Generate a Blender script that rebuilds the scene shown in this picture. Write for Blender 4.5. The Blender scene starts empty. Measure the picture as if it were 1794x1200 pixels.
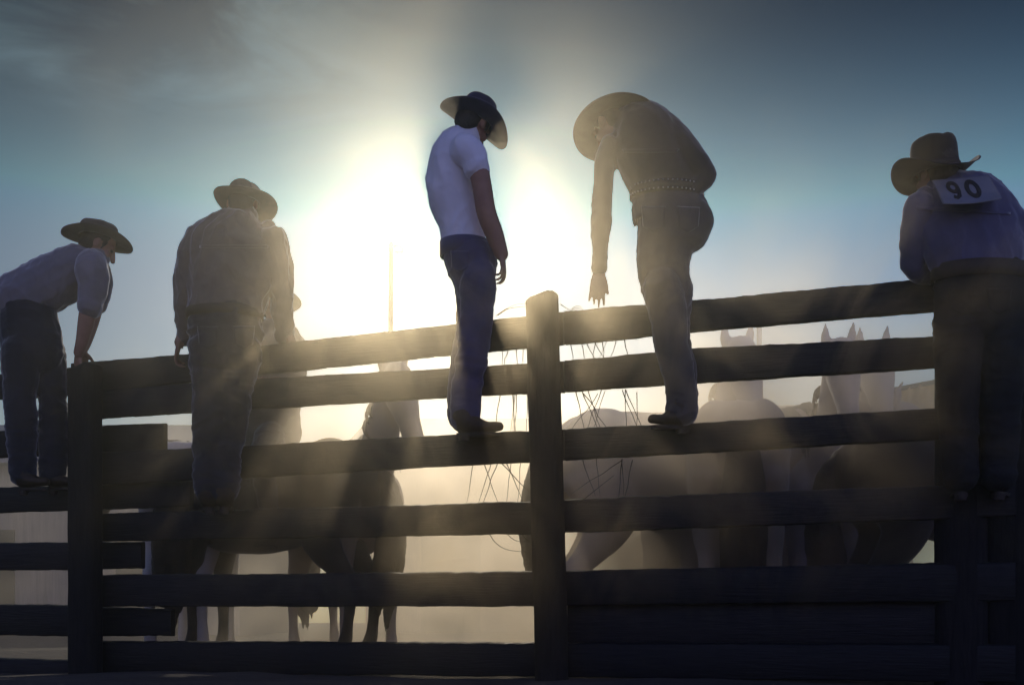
import bpy, bmesh, math, random
import numpy as np
from mathutils import Vector, Matrix, noise

random.seed(7)
C = bpy.context.scene.collection
SC = bpy.context.scene
R = math.radians

# ------------------------------------------------------------------ camera
F = 2000.0            # focal length in photograph pixels (1794 wide)
CX, HY = 897.0, 1085.0
CAMH = 0.30
cam_d = bpy.data.cameras.new('camera')
cam_d.sensor_width = 36.0
cam_d.lens = F / 1794.0 * 36.0
cam_d.shift_y = (HY - 600.0) / 1794.0
cam_d.clip_start = 0.05
cam_d.clip_end = 2000.0
cam = bpy.data.objects.new('camera', cam_d)
C.objects.link(cam)
cam.location = (0, 0, CAMH)
cam.rotation_euler = (R(90), 0, 0)
SC.camera = cam

# ------------------------------------------------------------------ light
SUN_PX = (778.0, 335.0)
sd = Vector(((SUN_PX[0] - CX) / F, 1.0, (HY - SUN_PX[1]) / F)).normalized()
SUN_EL = math.asin(sd.z)
SUN_ROT = math.atan2(sd.x, sd.y)
sun_d = bpy.data.lights.new('sun', 'SUN')
sun_d.energy = 5.0
sun_d.angle = R(0.9)
sun_d.color = (1.0, 0.89, 0.70)
sun = bpy.data.objects.new('sun', sun_d)
C.objects.link(sun)
sun.rotation_euler = sd.to_track_quat('Z', 'Y').to_euler()
sun.location = (0, 0, 20)

SKY_GAIN = 4.2
world = bpy.data.worlds.new('World')
SC.world = world
world.use_nodes = True
nt = world.node_tree
for n in list(nt.nodes):
    nt.nodes.remove(n)
wo = nt.nodes.new('ShaderNodeOutputWorld')
bg = nt.nodes.new('ShaderNodeBackground')
bg.inputs['Strength'].default_value = 0.05
sky = nt.nodes.new('ShaderNodeTexSky')
sky.sky_type = 'NISHITA'
sky.sun_disc = False
sky.sun_elevation = SUN_EL
sky.sun_rotation = SUN_ROT
sky.altitude = 200
sky.air_density = 1.3
sky.dust_density = 0.8
sky.ozone_density = 5.0
# sky colour graded by elevation, and thin wisps of cloud high on the left, both laid out by direction
L = nt.links.new
def nn(kind, **kw):
    n = nt.nodes.new(kind)
    for k, v in kw.items():
        setattr(n, k, v)
    return n
tc = nn('ShaderNodeTexCoord')
sep = nn('ShaderNodeSeparateXYZ')
L(tc.outputs['Generated'], sep.inputs[0])
gm = nn('ShaderNodeGamma')
gm.inputs['Gamma'].default_value = 1.0
L(sky.outputs['Color'], gm.inputs['Color'])
elev = nn('ShaderNodeValToRGB')
er = elev.color_ramp
er.interpolation = 'B_SPLINE'
stops = [(0.0, (0.80, 1.60, 1.15)), (0.22, (1.05, 2.0, 1.45)), (0.29, (1.0, 1.65, 1.38)), (0.345, (0.62, 0.82, 0.77)),
         (0.40, (0.29, 0.37, 0.385)), (0.46, (0.085, 0.108, 0.135)), (0.54, (0.030, 0.040, 0.070)), (0.66, (0.42, 0.36, 0.80)), (1.0, (0.52, 0.44, 1.0))]  # last two stops: violet fill added overhead, out of view, to tint shadows
er.elements[0].position, er.elements[0].color = stops[0][0], (*stops[0][1], 1)
er.elements[1].position, er.elements[1].color = stops[-1][0], (*stops[-1][1], 1)
for p_, c_ in stops[1:-1]:
    e_ = er.elements.new(p_); e_.color = (*c_, 1)
L(sep.outputs['Z'], elev.inputs['Fac'])
anti = nn('ShaderNodeMapRange', interpolation_type='SMOOTHSTEP')    # violet fill added to the unseen sky behind the camera, lifts shadows
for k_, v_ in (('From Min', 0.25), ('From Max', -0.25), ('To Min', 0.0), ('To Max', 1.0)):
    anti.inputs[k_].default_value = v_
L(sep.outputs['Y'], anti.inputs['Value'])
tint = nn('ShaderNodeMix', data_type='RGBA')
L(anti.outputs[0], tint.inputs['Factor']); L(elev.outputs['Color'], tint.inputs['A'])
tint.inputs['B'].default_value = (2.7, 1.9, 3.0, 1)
bank = nn('ShaderNodeMapRange', interpolation_type='SMOOTHSTEP')
for k_, v_ in (('From Min', -0.10), ('From Max', -0.42), ('To Min', 1.0), ('To Max', 0.62)):
    bank.inputs[k_].default_value = v_
L(sep.outputs['X'], bank.inputs['Value'])
m0 = nn('ShaderNodeVectorMath', operation='SCALE')
L(gm.outputs['Color'], m0.inputs[0]); L(bank.outputs[0], m0.inputs['Scale'])
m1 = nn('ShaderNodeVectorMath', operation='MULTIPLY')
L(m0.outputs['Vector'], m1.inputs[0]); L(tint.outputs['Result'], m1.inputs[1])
mp = nn('ShaderNodeMapping')
mp.inputs['Scale'].default_value = (2.2, 2.2, 6.0)
mp.inputs['Rotation'].default_value = (0, R(14), 0)
nz = nn('ShaderNodeTexNoise')
nz.inputs['Scale'].default_value = 2.3
nz.inputs['Detail'].default_value = 8.0
nz.inputs['Roughness'].default_value = 0.52
nz.inputs['Distortion'].default_value = 0.6
L(tc.outputs['Generated'], mp.inputs['Vector']); L(mp.outputs['Vector'], nz.inputs['Vector'])
rp = nn('ShaderNodeMapRange', interpolation_type='SMOOTHSTEP')
for k_, v_ in (('From Min', 0.44), ('From Max', 0.66), ('To Min', 0.0), ('To Max', 1.0)):
    rp.inputs[k_].default_value = v_
L(nz.outputs['Fac'], rp.inputs['Value'])
mx = nn('ShaderNodeMapRange', interpolation_type='SMOOTHSTEP')      # only to the left
for k_, v_ in (('From Min', -0.05), ('From Max', -0.28), ('To Min', 0.0), ('To Max', 1.0)):
    mx.inputs[k_].default_value = v_
L(sep.outputs['X'], mx.inputs['Value'])
mz = nn('ShaderNodeMapRange', interpolation_type='SMOOTHSTEP')      # only high up
for k_, v_ in (('From Min', 0.37), ('From Max', 0.43), ('To Min', 0.0), ('To Max', 1.0)):
    mz.inputs[k_].default_value = v_
L(sep.outputs['Z'], mz.inputs['Value'])
pa = nn('ShaderNodeMath', operation='MULTIPLY'); L(rp.outputs[0], pa.inputs[0]); L(mx.outputs[0], pa.inputs[1])
pb = nn('ShaderNodeMath', operation='MULTIPLY'); L(pa.outputs[0], pb.inputs[0]); L(mz.outputs[0], pb.inputs[1])
cl = nn('ShaderNodeVectorMath', operation='SCALE')
cl.inputs[0].default_value = (1.7, 2.6, 2.8)
L(pb.outputs[0], cl.inputs['Scale'])
mul = nn('ShaderNodeVectorMath', operation='ADD')
L(m1.outputs['Vector'], mul.inputs[0]); L(cl.outputs['Vector'], mul.inputs[1])
sc_ = nn('ShaderNodeVectorMath', operation='SCALE')
L(mul.outputs['Vector'], sc_.inputs[0]); sc_.inputs['Scale'].default_value = SKY_GAIN
L(sc_.outputs['Vector'], bg.inputs['Color'])
L(bg.outputs['Background'], wo.inputs['Surface'])

SC.view_settings.view_transform = 'Standard'
SC.view_settings.look = 'None'
SC.view_settings.gamma = 1.0
SC.view_settings.use_curve_mapping = False
SC.view_settings.exposure = -2.0
SC.render.engine = 'CYCLES'
SC.cycles.use_denoising = True
SC.cycles.max_bounces = 6
SC.cycles.volume_bounces = 1
SC.cycles.volume_step_rate = 1.5
SC.cycles.transparent_max_bounces = 8

HAZE_DENSITY = 0.0030
HAZE_G = 0.885

# ------------------------------------------------------------------ helpers
def zf(px):                       # depth of the fence plane along the row
    return 738.0 / (104.3 + 0.0187 * px)

def W(px, py, z):                 # a point of the photograph at depth z
    return Vector(((px - CX) * z / F, z, CAMH + (HY - py) * z / F))

FA, FB = W(0, HY, zf(0)), W(1794, HY, zf(1794))
FT = (FB - FA).normalized()       # along the fence
FN = Vector((FT.y, -FT.x, 0)).normalized()   # towards the camera
FYAW = math.atan2(FT.y, FT.x)

def link(name, me, mat=None, parent=None, loc=None):
    o = bpy.data.objects.new(name, me)
    C.objects.link(o)
    if mat is not None and me is not None:
        me.materials.clear(); me.materials.append(mat)
    if parent is not None:
        o.parent = parent
    if loc is not None:
        o.location = loc
    return o

def tag(o, label=None, cat=None, group=None, kind=None):
    if label: o['label'] = label
    if cat: o['category'] = cat
    if group: o['group'] = group
    if kind: o['kind'] = kind
    return o

def empty(name, loc=(0, 0, 0), rz=0.0):
    o = bpy.data.objects.new(name, None)
    C.objects.link(o)
    o.location = loc
    o.rotation_euler = (0, 0, rz)
    return o

def smooth(me, on=True):
    me.polygons.foreach_set('use_smooth', [on] * len(me.polygons))

def catmull(a, n):                # a: (k, d) array -> resampled
    a = np.asarray(a, float)
    if len(a) < 3 or n <= 1:
        return a
    p = np.vstack([2 * a[0] - a[1], a, 2 * a[-1] - a[-2]])
    out = []
    for i in range(1, len(p) - 2):
        for t in np.arange(n) / n:
            p0, p1, p2, p3 = p[i - 1], p[i], p[i + 1], p[i + 2]
            out.append(0.5 * ((2 * p1) + (p2 - p0) * t + (2 * p0 - 5 * p1 + 4 * p2 - p3) * t * t
                              + (3 * p1 - p0 - 3 * p2 + p3) * t ** 3))
    out.append(a[-1])
    return np.array(out)

class MB:
    def __init__(self):
        self.v, self.f = [], []

    def tube(self, pts, r1, r2=None, hint=(0, 1, 0), seg=16, sub=5, cap=True):
        """loft along pts: half width r2 along hint, r1 across it"""
        n = len(pts)
        r1 = [r1] * n if np.isscalar(r1) else list(r1)
        r2 = list(r1) if r2 is None else ([r2] * n if np.isscalar(r2) else list(r2))
        a = np.hstack([np.array([list(p) for p in pts], float), np.array([r1]).T, np.array([r2]).T])
        a = catmull(a, sub)
        P = [Vector(x[:3]) for x in a]
        Ra, Rb = np.maximum(a[:, 3], 1e-4), np.maximum(a[:, 4], 1e-4)
        m = len(P)
        rings = []
        for i in range(m):
            t = (P[min(i + 1, m - 1)] - P[max(i - 1, 0)])
            t = t.normalized() if t.length > 1e-9 else Vector((0, 0, 1))
            h = Vector(hint)
            h = h - t * h.dot(t)
            if h.length < 0.15:
                h = Vector((1, 0, 0)) - t * t.x
                if h.length < 0.15:
                    h = Vector((0, 0, 1)) - t * t.z
            h.normalize()
            e = t.cross(h).normalized()
            rings.append((P[i], e, h, Ra[i], Rb[i], t))
        full = []
        if cap:
            c, e, h, ra, rb, t = rings[0]
            q = min(ra, rb)
            for k in (80, 52, 25):
                full.append((c - t * q * math.sin(R(k)), e, h, ra * math.cos(R(k)), rb * math.cos(R(k))))
        for c, e, h, ra, rb, t in rings:
            full.append((c, e, h, ra, rb))
        if cap:
            c, e, h, ra, rb, t = rings[-1]
            q = min(ra, rb)
            for k in (25, 52, 80):
                full.append((c + t * q * math.sin(R(k)), e, h, ra * math.cos(R(k)), rb * math.cos(R(k))))
        b = len(self.v)
        for c, e, h, ra, rb in full:
            for k in range(seg):
                an = 2 * math.pi * k / seg
                self.v.append(c + e * (ra * math.cos(an)) + h * (rb * math.sin(an)))
        m = len(full)
        for i in range(m - 1):
            for k in range(seg):
                k2 = (k + 1) % seg
                self.f.append((b + i * seg + k, b + i * seg + k2, b + (i + 1) * seg + k2, b + (i + 1) * seg + k))
        self.f.append(tuple(b + k for k in range(seg))[::-1])
        self.f.append(tuple(b + (m - 1) * seg + k for k in range(seg)))
        return self

    def blob(self, c, ax, ay, az, M=None, seg=18, rings=12):
        M = M or Matrix.Identity(3)
        b = len(self.v)
        c = Vector(c)
        for i in range(rings + 1):
            ph = math.pi * i / rings
            for k in range(seg):
                an = 2 * math.pi * k / seg
                s = max(math.sin(ph), 0.02)
                self.v.append(c + M @ Vector((ax * s * math.cos(an), ay * s * math.sin(an), az * math.cos(ph))))
        for i in range(rings):
            for k in range(seg):
                k2 = (k + 1) % seg
                self.f.append((b + i * seg + k, b + (i + 1) * seg + k, b + (i + 1) * seg + k2, b + i * seg + k2))
        self.f.append(tuple(b + k for k in range(seg)))
        self.f.append(tuple(b + rings * seg + k for k in range(seg))[::-1])
        return self

    def box(self, lo, hi, M=None, o=(0, 0, 0)):
        b = len(self.v)
        M = M or Matrix.Identity(3)
        for x in (lo[0], hi[0]):
            for y in (lo[1], hi[1]):
                for z in (lo[2], hi[2]):
                    self.v.append(Vector(o) + M @ Vector((x, y, z)))
        for q in ((0, 1, 3, 2), (4, 6, 7, 5), (0, 4, 5, 1), (2, 3, 7, 6), (0, 2, 6, 4), (1, 5, 7, 3)):
            self.f.append(tuple(b + k for k in q))
        return self

    def mesh(self, name, origin=(0, 0, 0)):
        me = bpy.data.meshes.new(name)
        o = Vector(origin)
        me.from_pydata([tuple(v - o) for v in self.v], [], self.f)
        me.validate()
        bm = bmesh.new(); bm.from_mesh(me)
        bmesh.ops.recalc_face_normals(bm, faces=bm.faces)
        bm.to_mesh(me); bm.free()
        return me

def remesh(mb, name, voxel, origin=(0, 0, 0), sm=4, folds=None, smf=0.5):
    """fuse the lofts of mb into one continuous skin; folds=(amp, freq, seed) wrinkles cloth"""
    me = mb.mesh(name, origin)
    o = bpy.data.objects.new('tmp', me)
    C.objects.link(o)
    md = o.modifiers.new('r', 'REMESH'); md.mode = 'VOXEL'; md.voxel_size = voxel
    if sm:
        ms = o.modifiers.new('s', 'SMOOTH'); ms.factor = smf; ms.iterations = sm
    dg = bpy.context.evaluated_depsgraph_get()
    res = bpy.data.meshes.new_from_object(o.evaluated_get(dg))
    bpy.data.objects.remove(o); bpy.data.meshes.remove(me)
    res.name = name
    if folds:
        amp, fr, seed = folds[:3]
        st = folds[3] if len(folds) > 3 else (1, 1, 1)
        nv = len(res.vertices)
        co = np.empty(nv * 3); res.vertices.foreach_get('co', co); co = co.reshape(-1, 3)
        no = np.array([v.normal[:] for v in res.vertices])
        d = np.empty(nv)
        sv = Vector((seed * 3.7, seed * 1.3, seed * 2.9))
        for i in range(nv):
            p = Vector((co[i, 0] * st[0], co[i, 1] * st[1], co[i, 2] * st[2])) * fr + sv
            w = noise.noise(p * 0.5) * 0.8
            q = p + Vector((w, w * 0.7, -w))
            d[i] = (1 - abs(noise.noise(q)) * 2.2) * 0.7 + noise.noise(q * 2.3) * 0.35
        co += no * (d * amp)[:, None]
        res.vertices.foreach_set('co', co.ravel())
        res.update()
    smooth(res)
    return res

# ------------------------------------------------------------------ materials
def mat_base(name):
    m = bpy.data.materials.new(name); m.use_nodes = True
    t = m.node_tree
    b = t.nodes['Principled BSDF']
    return m, t, b

def mat_noise(name, c1, c2, scale, rough=0.9, bump=0.2, bscale=None, stretch=(1, 1, 1), rot=(0, 0, 0),
              detail=6.0, spec=0.3, sheen=0.0, bdist=0.01):
    m, t, b = mat_base(name)
    tc = t.nodes.new('ShaderNodeTexCoord')
    mp = t.nodes.new('ShaderNodeMapping')
    mp.inputs['Rotation'].default_value = rot
    mp.inputs['Scale'].default_value = stretch
    n = t.nodes.new('ShaderNodeTexNoise')
    n.inputs['Scale'].default_value = scale
    n.inputs['Detail'].default_value = detail
    n.inputs['Roughness'].default_value = 0.62
    cr = t.nodes.new('ShaderNodeValToRGB')
    cr.color_ramp.elements[0].color = (*c1, 1); cr.color_ramp.elements[0].position = 0.32
    cr.color_ramp.elements[1].color = (*c2, 1); cr.color_ramp.elements[1].position = 0.68
    l = t.links.new
    l(tc.outputs['Object'], mp.inputs['Vector'])
    l(mp.outputs['Vector'], n.inputs['Vector'])
    l(n.outputs['Fac'], cr.inputs['Fac'])
    l(cr.outputs['Color'], b.inputs['Base Color'])
    b.inputs['Roughness'].default_value = rough
    b.inputs['Specular IOR Level'].default_value = spec
    if sheen:
        b.inputs['Sheen Weight'].default_value = sheen
        b.inputs['Sheen Roughness'].default_value = 0.4
    if bump:
        n2 = t.nodes.new('ShaderNodeTexNoise')
        n2.inputs['Scale'].default_value = bscale or scale * 2
        n2.inputs['Detail'].default_value = 4.0
        bp = t.nodes.new('ShaderNodeBump')
        bp.inputs['Strength'].default_value = bump
        bp.inputs['Distance'].default_value = bdist
        l(mp.outputs['Vector'], n2.inputs['Vector'])
        l(n2.outputs['Fac'], bp.inputs['Height'])
        l(bp.outputs['Normal'], b.inputs['Normal'])
    return m

def rgb(h, k=1.0):
    return tuple(k * (((int(h[i:i + 2], 16) / 255.0) + 0.055) / 1.055) ** 2.4 for i in (0, 2, 4))

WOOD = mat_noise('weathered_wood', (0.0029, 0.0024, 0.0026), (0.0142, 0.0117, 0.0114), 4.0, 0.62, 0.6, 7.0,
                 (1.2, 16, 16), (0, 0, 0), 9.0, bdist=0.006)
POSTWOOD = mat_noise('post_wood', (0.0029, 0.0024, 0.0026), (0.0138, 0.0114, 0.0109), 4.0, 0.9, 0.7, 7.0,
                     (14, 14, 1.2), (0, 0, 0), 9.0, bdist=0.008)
DIRT = mat_noise('arena_dirt', (0.0490, 0.0364, 0.0252), (0.0980, 0.0735, 0.0504), 1.4, 0.97, 0.8, 9.0, detail=10, bdist=0.04)
SKIN = mat_noise('tanned_skin', (0.2925, 0.1462, 0.0900), (0.3825, 0.2025, 0.1295), 14, 0.55, 0.15, 160, bdist=0.001)
HAIR = mat_noise('dark_hair', (0.015, 0.011, 0.008), (0.04, 0.03, 0.022), 60, 0.6, 0.6, 200, (1, 1, 0.2), bdist=0.003)
TEE = mat_noise('white_cotton', (0.7560, 0.7344, 0.7344), (0.8640, 0.8424, 0.8424), 6, 0.92, 0.25, 260, sheen=1.0, bdist=0.001)
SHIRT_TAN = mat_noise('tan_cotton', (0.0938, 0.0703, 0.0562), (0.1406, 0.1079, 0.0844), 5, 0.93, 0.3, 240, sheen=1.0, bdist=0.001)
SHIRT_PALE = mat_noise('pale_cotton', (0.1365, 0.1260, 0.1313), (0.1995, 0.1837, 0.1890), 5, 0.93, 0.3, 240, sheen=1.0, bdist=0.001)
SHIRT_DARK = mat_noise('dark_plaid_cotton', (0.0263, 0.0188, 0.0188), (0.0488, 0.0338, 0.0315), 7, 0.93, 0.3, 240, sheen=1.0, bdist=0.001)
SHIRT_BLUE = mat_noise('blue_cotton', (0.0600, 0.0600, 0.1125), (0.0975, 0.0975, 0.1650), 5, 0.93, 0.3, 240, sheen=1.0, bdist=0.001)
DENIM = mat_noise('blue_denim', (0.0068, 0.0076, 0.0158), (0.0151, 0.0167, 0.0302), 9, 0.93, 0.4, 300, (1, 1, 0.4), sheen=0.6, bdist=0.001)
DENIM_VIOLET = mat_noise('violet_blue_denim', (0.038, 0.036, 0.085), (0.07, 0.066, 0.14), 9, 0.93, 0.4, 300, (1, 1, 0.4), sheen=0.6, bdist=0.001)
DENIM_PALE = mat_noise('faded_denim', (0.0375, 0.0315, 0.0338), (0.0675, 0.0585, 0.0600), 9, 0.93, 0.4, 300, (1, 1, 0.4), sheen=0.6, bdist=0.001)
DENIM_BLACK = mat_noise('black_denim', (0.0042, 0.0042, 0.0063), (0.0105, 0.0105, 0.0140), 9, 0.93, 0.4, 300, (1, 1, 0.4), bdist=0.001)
LEATHER = mat_noise('brown_leather', (0.0180, 0.0096, 0.0056), (0.0400, 0.0220, 0.0120), 22, 0.6, 0.3, 120, bdist=0.002)
FELT_TAN = mat_noise('tan_felt', (0.1148, 0.0892, 0.0638), (0.1785, 0.1340, 0.0955), 20, 0.95, 0.2, 220, sheen=0.4, bdist=0.001)
STRAW = mat_noise('pale_straw', (0.30, 0.24, 0.14), (0.42, 0.34, 0.21), 60, 0.85, 0.5, 160, bdist=0.002)
FELT_DARK = mat_noise('dark_felt', (0.0063, 0.0052, 0.0063), (0.0147, 0.0126, 0.0136), 20, 0.95, 0.2, 220, sheen=0.3, bdist=0.001)
FELT_NAVY = mat_noise('navy_felt', (0.020, 0.018, 0.035), (0.04, 0.036, 0.065), 20, 0.95, 0.2, 220, sheen=0.4, bdist=0.001)
FELT_GREY = mat_noise('grey_felt', (0.0525, 0.0441, 0.0399), (0.0840, 0.0735, 0.0651), 20, 0.95, 0.2, 220, sheen=0.4, bdist=0.001)
BAND = mat_noise('hat_band', (0.02, 0.015, 0.012), (0.04, 0.03, 0.025), 30, 0.7, 0.2, 100, bdist=0.001)
METAL = mat_noise('galvanised_steel', (0.30, 0.30, 0.29), (0.42, 0.42, 0.40), 8, 0.45, 0.1, 40)
METAL.node_tree.nodes['Principled BSDF'].inputs['Metallic'].default_value = 0.9
STUD = mat_noise('nickel_stud', (0.5, 0.48, 0.45), (0.65, 0.63, 0.6), 30, 0.3, 0.0)
STUD.node_tree.nodes['Principled BSDF'].inputs['Metallic'].default_value = 1.0
BIBM = mat_noise('bib_cloth', (0.1560, 0.1560, 0.1680), (0.2040, 0.2040, 0.2160), 8, 0.9, 0.2, 200, bdist=0.001)
INK = mat_noise('black_ink', (0.01, 0.01, 0.012), (0.02, 0.02, 0.024), 20, 0.9, 0.0)
GRASS = mat_noise('dry_grass', (0.045, 0.033, 0.02), (0.10, 0.075, 0.04), 30, 0.85, 0.0)
for m_ in (WOOD, POSTWOOD):
    t_ = m_.node_tree
    oi = t_.nodes.new('ShaderNodeObjectInfo')
    mr_ = t_.nodes.new('ShaderNodeMapRange'); mr_.inputs['To Min'].default_value = 0.6; mr_.inputs['To Max'].default_value = 1.5
    vm_ = t_.nodes.new('ShaderNodeVectorMath'); vm_.operation = 'SCALE'
    src = t_.nodes['Principled BSDF'].inputs['Base Color'].links[0].from_socket
    t_.links.new(oi.outputs['Random'], mr_.inputs['Value'])
    t_.links.new(src, vm_.inputs[0]); t_.links.new(mr_.outputs[0], vm_.inputs['Scale'])
    t_.links.new(vm_.outputs['Vector'], t_.nodes['Principled BSDF'].inputs['Base Color'])
def coat(name, a, b):
    return mat_noise(name, a, b, 3.0, 0.75, 0.25, 180, (1, 1, 1), sheen=0.5, bdist=0.002)
BAY = coat('bay_coat', (0.12, 0.06, 0.032), (0.20, 0.11, 0.06))
DUN = coat('dun_coat', (0.52, 0.41, 0.28), (0.66, 0.54, 0.39))
GREYC = coat('grey_coat', (0.58, 0.53, 0.46), (0.74, 0.69, 0.61))
ROAN = coat('roan_coat', (0.30, 0.27, 0.27), (0.44, 0.40, 0.40))
BLACKC = coat('black_coat', (0.012, 0.010, 0.010), (0.03, 0.025, 0.022))
MANE = mat_noise('mane_hair', (0.02, 0.014, 0.01), (0.05, 0.036, 0.026), 40, 0.7, 0.7, 120, (1, 1, 0.15), bdist=0.004)

# ------------------------------------------------------------------ ground
def ground():
    bm = bmesh.new()
    xs = np.concatenate([np.linspace(-60, -8, 14), np.linspace(-7, 7, 57), np.linspace(8, 60, 14)])
    ys = np.concatenate([np.linspace(-8, 3, 12), np.linspace(3.25, 18, 60), np.linspace(19, 110, 30)])
    g = {}
    for i, x in enumerate(xs):
        for j, y in enumerate(ys):
            z = 0.035 * noise.noise(Vector((x * 0.8, y * 0.8, 0))) + 0.015 * noise.noise(Vector((x * 3.1, y * 3.1, 5)))
            g[i, j] = bm.verts.new((x, y, z - 0.01))
    for i in range(len(xs) - 1):
        for j in range(len(ys) - 1):
            bm.faces.new((g[i, j], g[i + 1, j], g[i + 1, j + 1], g[i, j + 1]))
    me = bpy.data.meshes.new('ground'); bm.to_mesh(me); bm.free()
    smooth(me)
    o = link('ground', me, DIRT)
    tag(o, 'dusty trampled dirt ground of the corral', 'ground', kind='structure')
ground()

# ------------------------------------------------------------------ fence
FORG = W(897, HY, zf(897)); FORG.z = 0
fence = empty('corral_fence', FORG, FYAW)
tag(fence, 'tall weathered corral fence of horizontal planks with round-topped centre post', 'fence')

def fl(px, py, off=0.0):
    """photograph point on the fence plane -> fence local coords (x along, y towards back, z up)"""
    z = zf(px)
    p = W(px, py, z) - FORG
    return Vector((p.dot(FT), off, p.z))

def rail(top, bot, off=0.0, th=0.05, seed=0, rough=0.004, name='rail'):
    """top/bot: two or more photograph points of the upper and lower edge"""
    a = [fl(*p) for p in top]; b = [fl(*p) for p in bot]
    x0, x1 = min(a[0].x, b[0].x), max(a[-1].x, b[-1].x)
    ax, az = [p.x for p in a], [p.z for p in a]
    bx, bz = [p.x for p in b], [p.z for p in b]
    def ext(x, xs, zs):
        if x < xs[0]:
            return zs[0] + (zs[1] - zs[0]) / (xs[1] - xs[0]) * (x - xs[0])
        if x > xs[-1]:
            return zs[-1] + (zs[-1] - zs[-2]) / (xs[-1] - xs[-2]) * (x - xs[-1])
        return float(np.interp(x, xs, zs))
    n = max(8, int((x1 - x0) / 0.025))
    mb = MB()
    be = 0.007
    h = th / 2
    sec = [(-h + be, 1, 0), (-h + be * 0.3, 1, -be * 0.3), (-h, 1, -be), (-h, 0.5, 0), (-h, 0, be), (-h + be * 0.3, 0, be * 0.3),
           (-h + be, 0, 0), (h - be, 0, 0), (h, 0, be), (h, 0.5, 0), (h, 1, -be), (h - be, 1, 0)]
    for i in range(n + 1):
        x = x0 + (x1 - x0) * i / n
        zt, zb = ext(x, ax, az), ext(x, bx, bz)
        zt += rough * noise.noise(Vector((x * 5, seed, 1))) + rough * 0.8 * noise.noise(Vector((x * 23, seed, 2))) + rough * 0.5 * noise.noise(Vector((x * 60, seed, 3)))
        zb += rough * noise.noise(Vector((x * 5, seed, 4))) + rough * 0.8 * noise.noise(Vector((x * 23, seed, 5)))
        wy = 0.006 * noise.noise(Vector((x * 1.3, seed, 9)))
        for (y, f, dz) in sec:
            yy = y + 0.0025 * noise.noise(Vector((x * 20, f * 7, seed + 11)))
            mb.v.append(Vector((x, off + wy + yy, zb + (zt - zb) * f + dz - (0.21 * (h - y) if f == 1 else 0))))
    m = len(sec)
    for i in range(n):
        for k in range(m):
            k2 = (k + 1) % m
            mb.f.append((i * m + k, i * m + k2, (i + 1) * m + k2, (i + 1) * m + k))
    mb.f.append(tuple(range(m))); mb.f.append(tuple(n * m + k for k in range(m))[::-1])
    me = mb.mesh(name)
    smooth(me)
    me.set_sharp_from_angle(angle=R(50))
    return link(name, me, WOOD, fence)

rails = [
    # main bay, left post to centre post and on to the right post
    ([(120, 632), (310, 617), (460, 600), (800, 562), (985, 541)], [(120, 690), (440, 655), (800, 617), (985, 601)]),
    ([(165, 680), (440, 659), (795, 640), (985, 627)], [(165, 731), (440, 714), (790, 693), (985, 684)]),
    ([(165, 788), (410, 778), (790, 757), (985, 748)], [(165, 848), (410, 837), (650, 822), (985, 804)]),
    ([(165, 897), (640, 884), (985, 873)], [(165, 948), (330, 944), (610, 940), (985, 933)]),
    ([(165, 1005), (590, 1002), (985, 998)], [(165, 1062), (940, 1062), (985, 1062)]),
    ([(165, 1121), (285, 1122), (985, 1125)], [(165, 1177), (985, 1186)]),
    ([(987, 540), (1220, 520), (1590, 485), (1780, 468)], [(987, 601), (1140, 586), (1220, 577), (1650, 540), (1780, 529)]),
    ([(987, 627), (1220, 605), (1650, 583), (1780, 576)], [(987, 684), (1160, 672), (1220, 668), (1645, 641), (1780, 634)]),
    ([(987, 748), (1220, 736), (1640, 711), (1780, 703)], [(987, 804), (1300, 787), (1555, 773), (1780, 760)]),
    ([(987, 872), (1290, 860), (1640, 847), (1780, 841)], [(987, 932), (1300, 921), (1780, 903)]),
    ([(987, 998), (1530, 986), (1780, 981)], [(987, 1060), (1780, 1052)]),
    ([(987, 1124), (1780, 1126)], [(987, 1186), (1780, 1196)]),
]
for i, (t, b) in enumerate(rails):
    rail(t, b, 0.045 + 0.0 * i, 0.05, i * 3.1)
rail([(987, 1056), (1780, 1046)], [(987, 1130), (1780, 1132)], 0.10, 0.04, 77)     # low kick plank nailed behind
# left bay: its planks overlap behind the main bay past the post
lrails = [
    ([(-60, 652), (60, 640), (160, 632)], [(-60, 696), (60, 690), (160, 684)]),
    ([(-60, 750), (60, 745), (272, 734)], [(-60, 799), (60, 795), (272, 786)]),
    ([(-60, 850), (60, 847), (318, 838)], [(-60, 897), (60, 893), (318, 884)]),
    ([(-60, 948), (60, 947), (232, 946)], [(-60, 998), (60, 997), (232, 994)]),
    ([(-60, 1057), (60, 1057), (285, 1066)], [(-60, 1112), (60, 1114), (285, 1114)]),
    ([(-60, 1150), (200, 1160)], [(-60, 1205), (200, 1210)]),
]
for i, (t, b) in enumerate(lrails):
    rail(t, b, 0.105, 0.045, 50 + i * 2.7)

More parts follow.
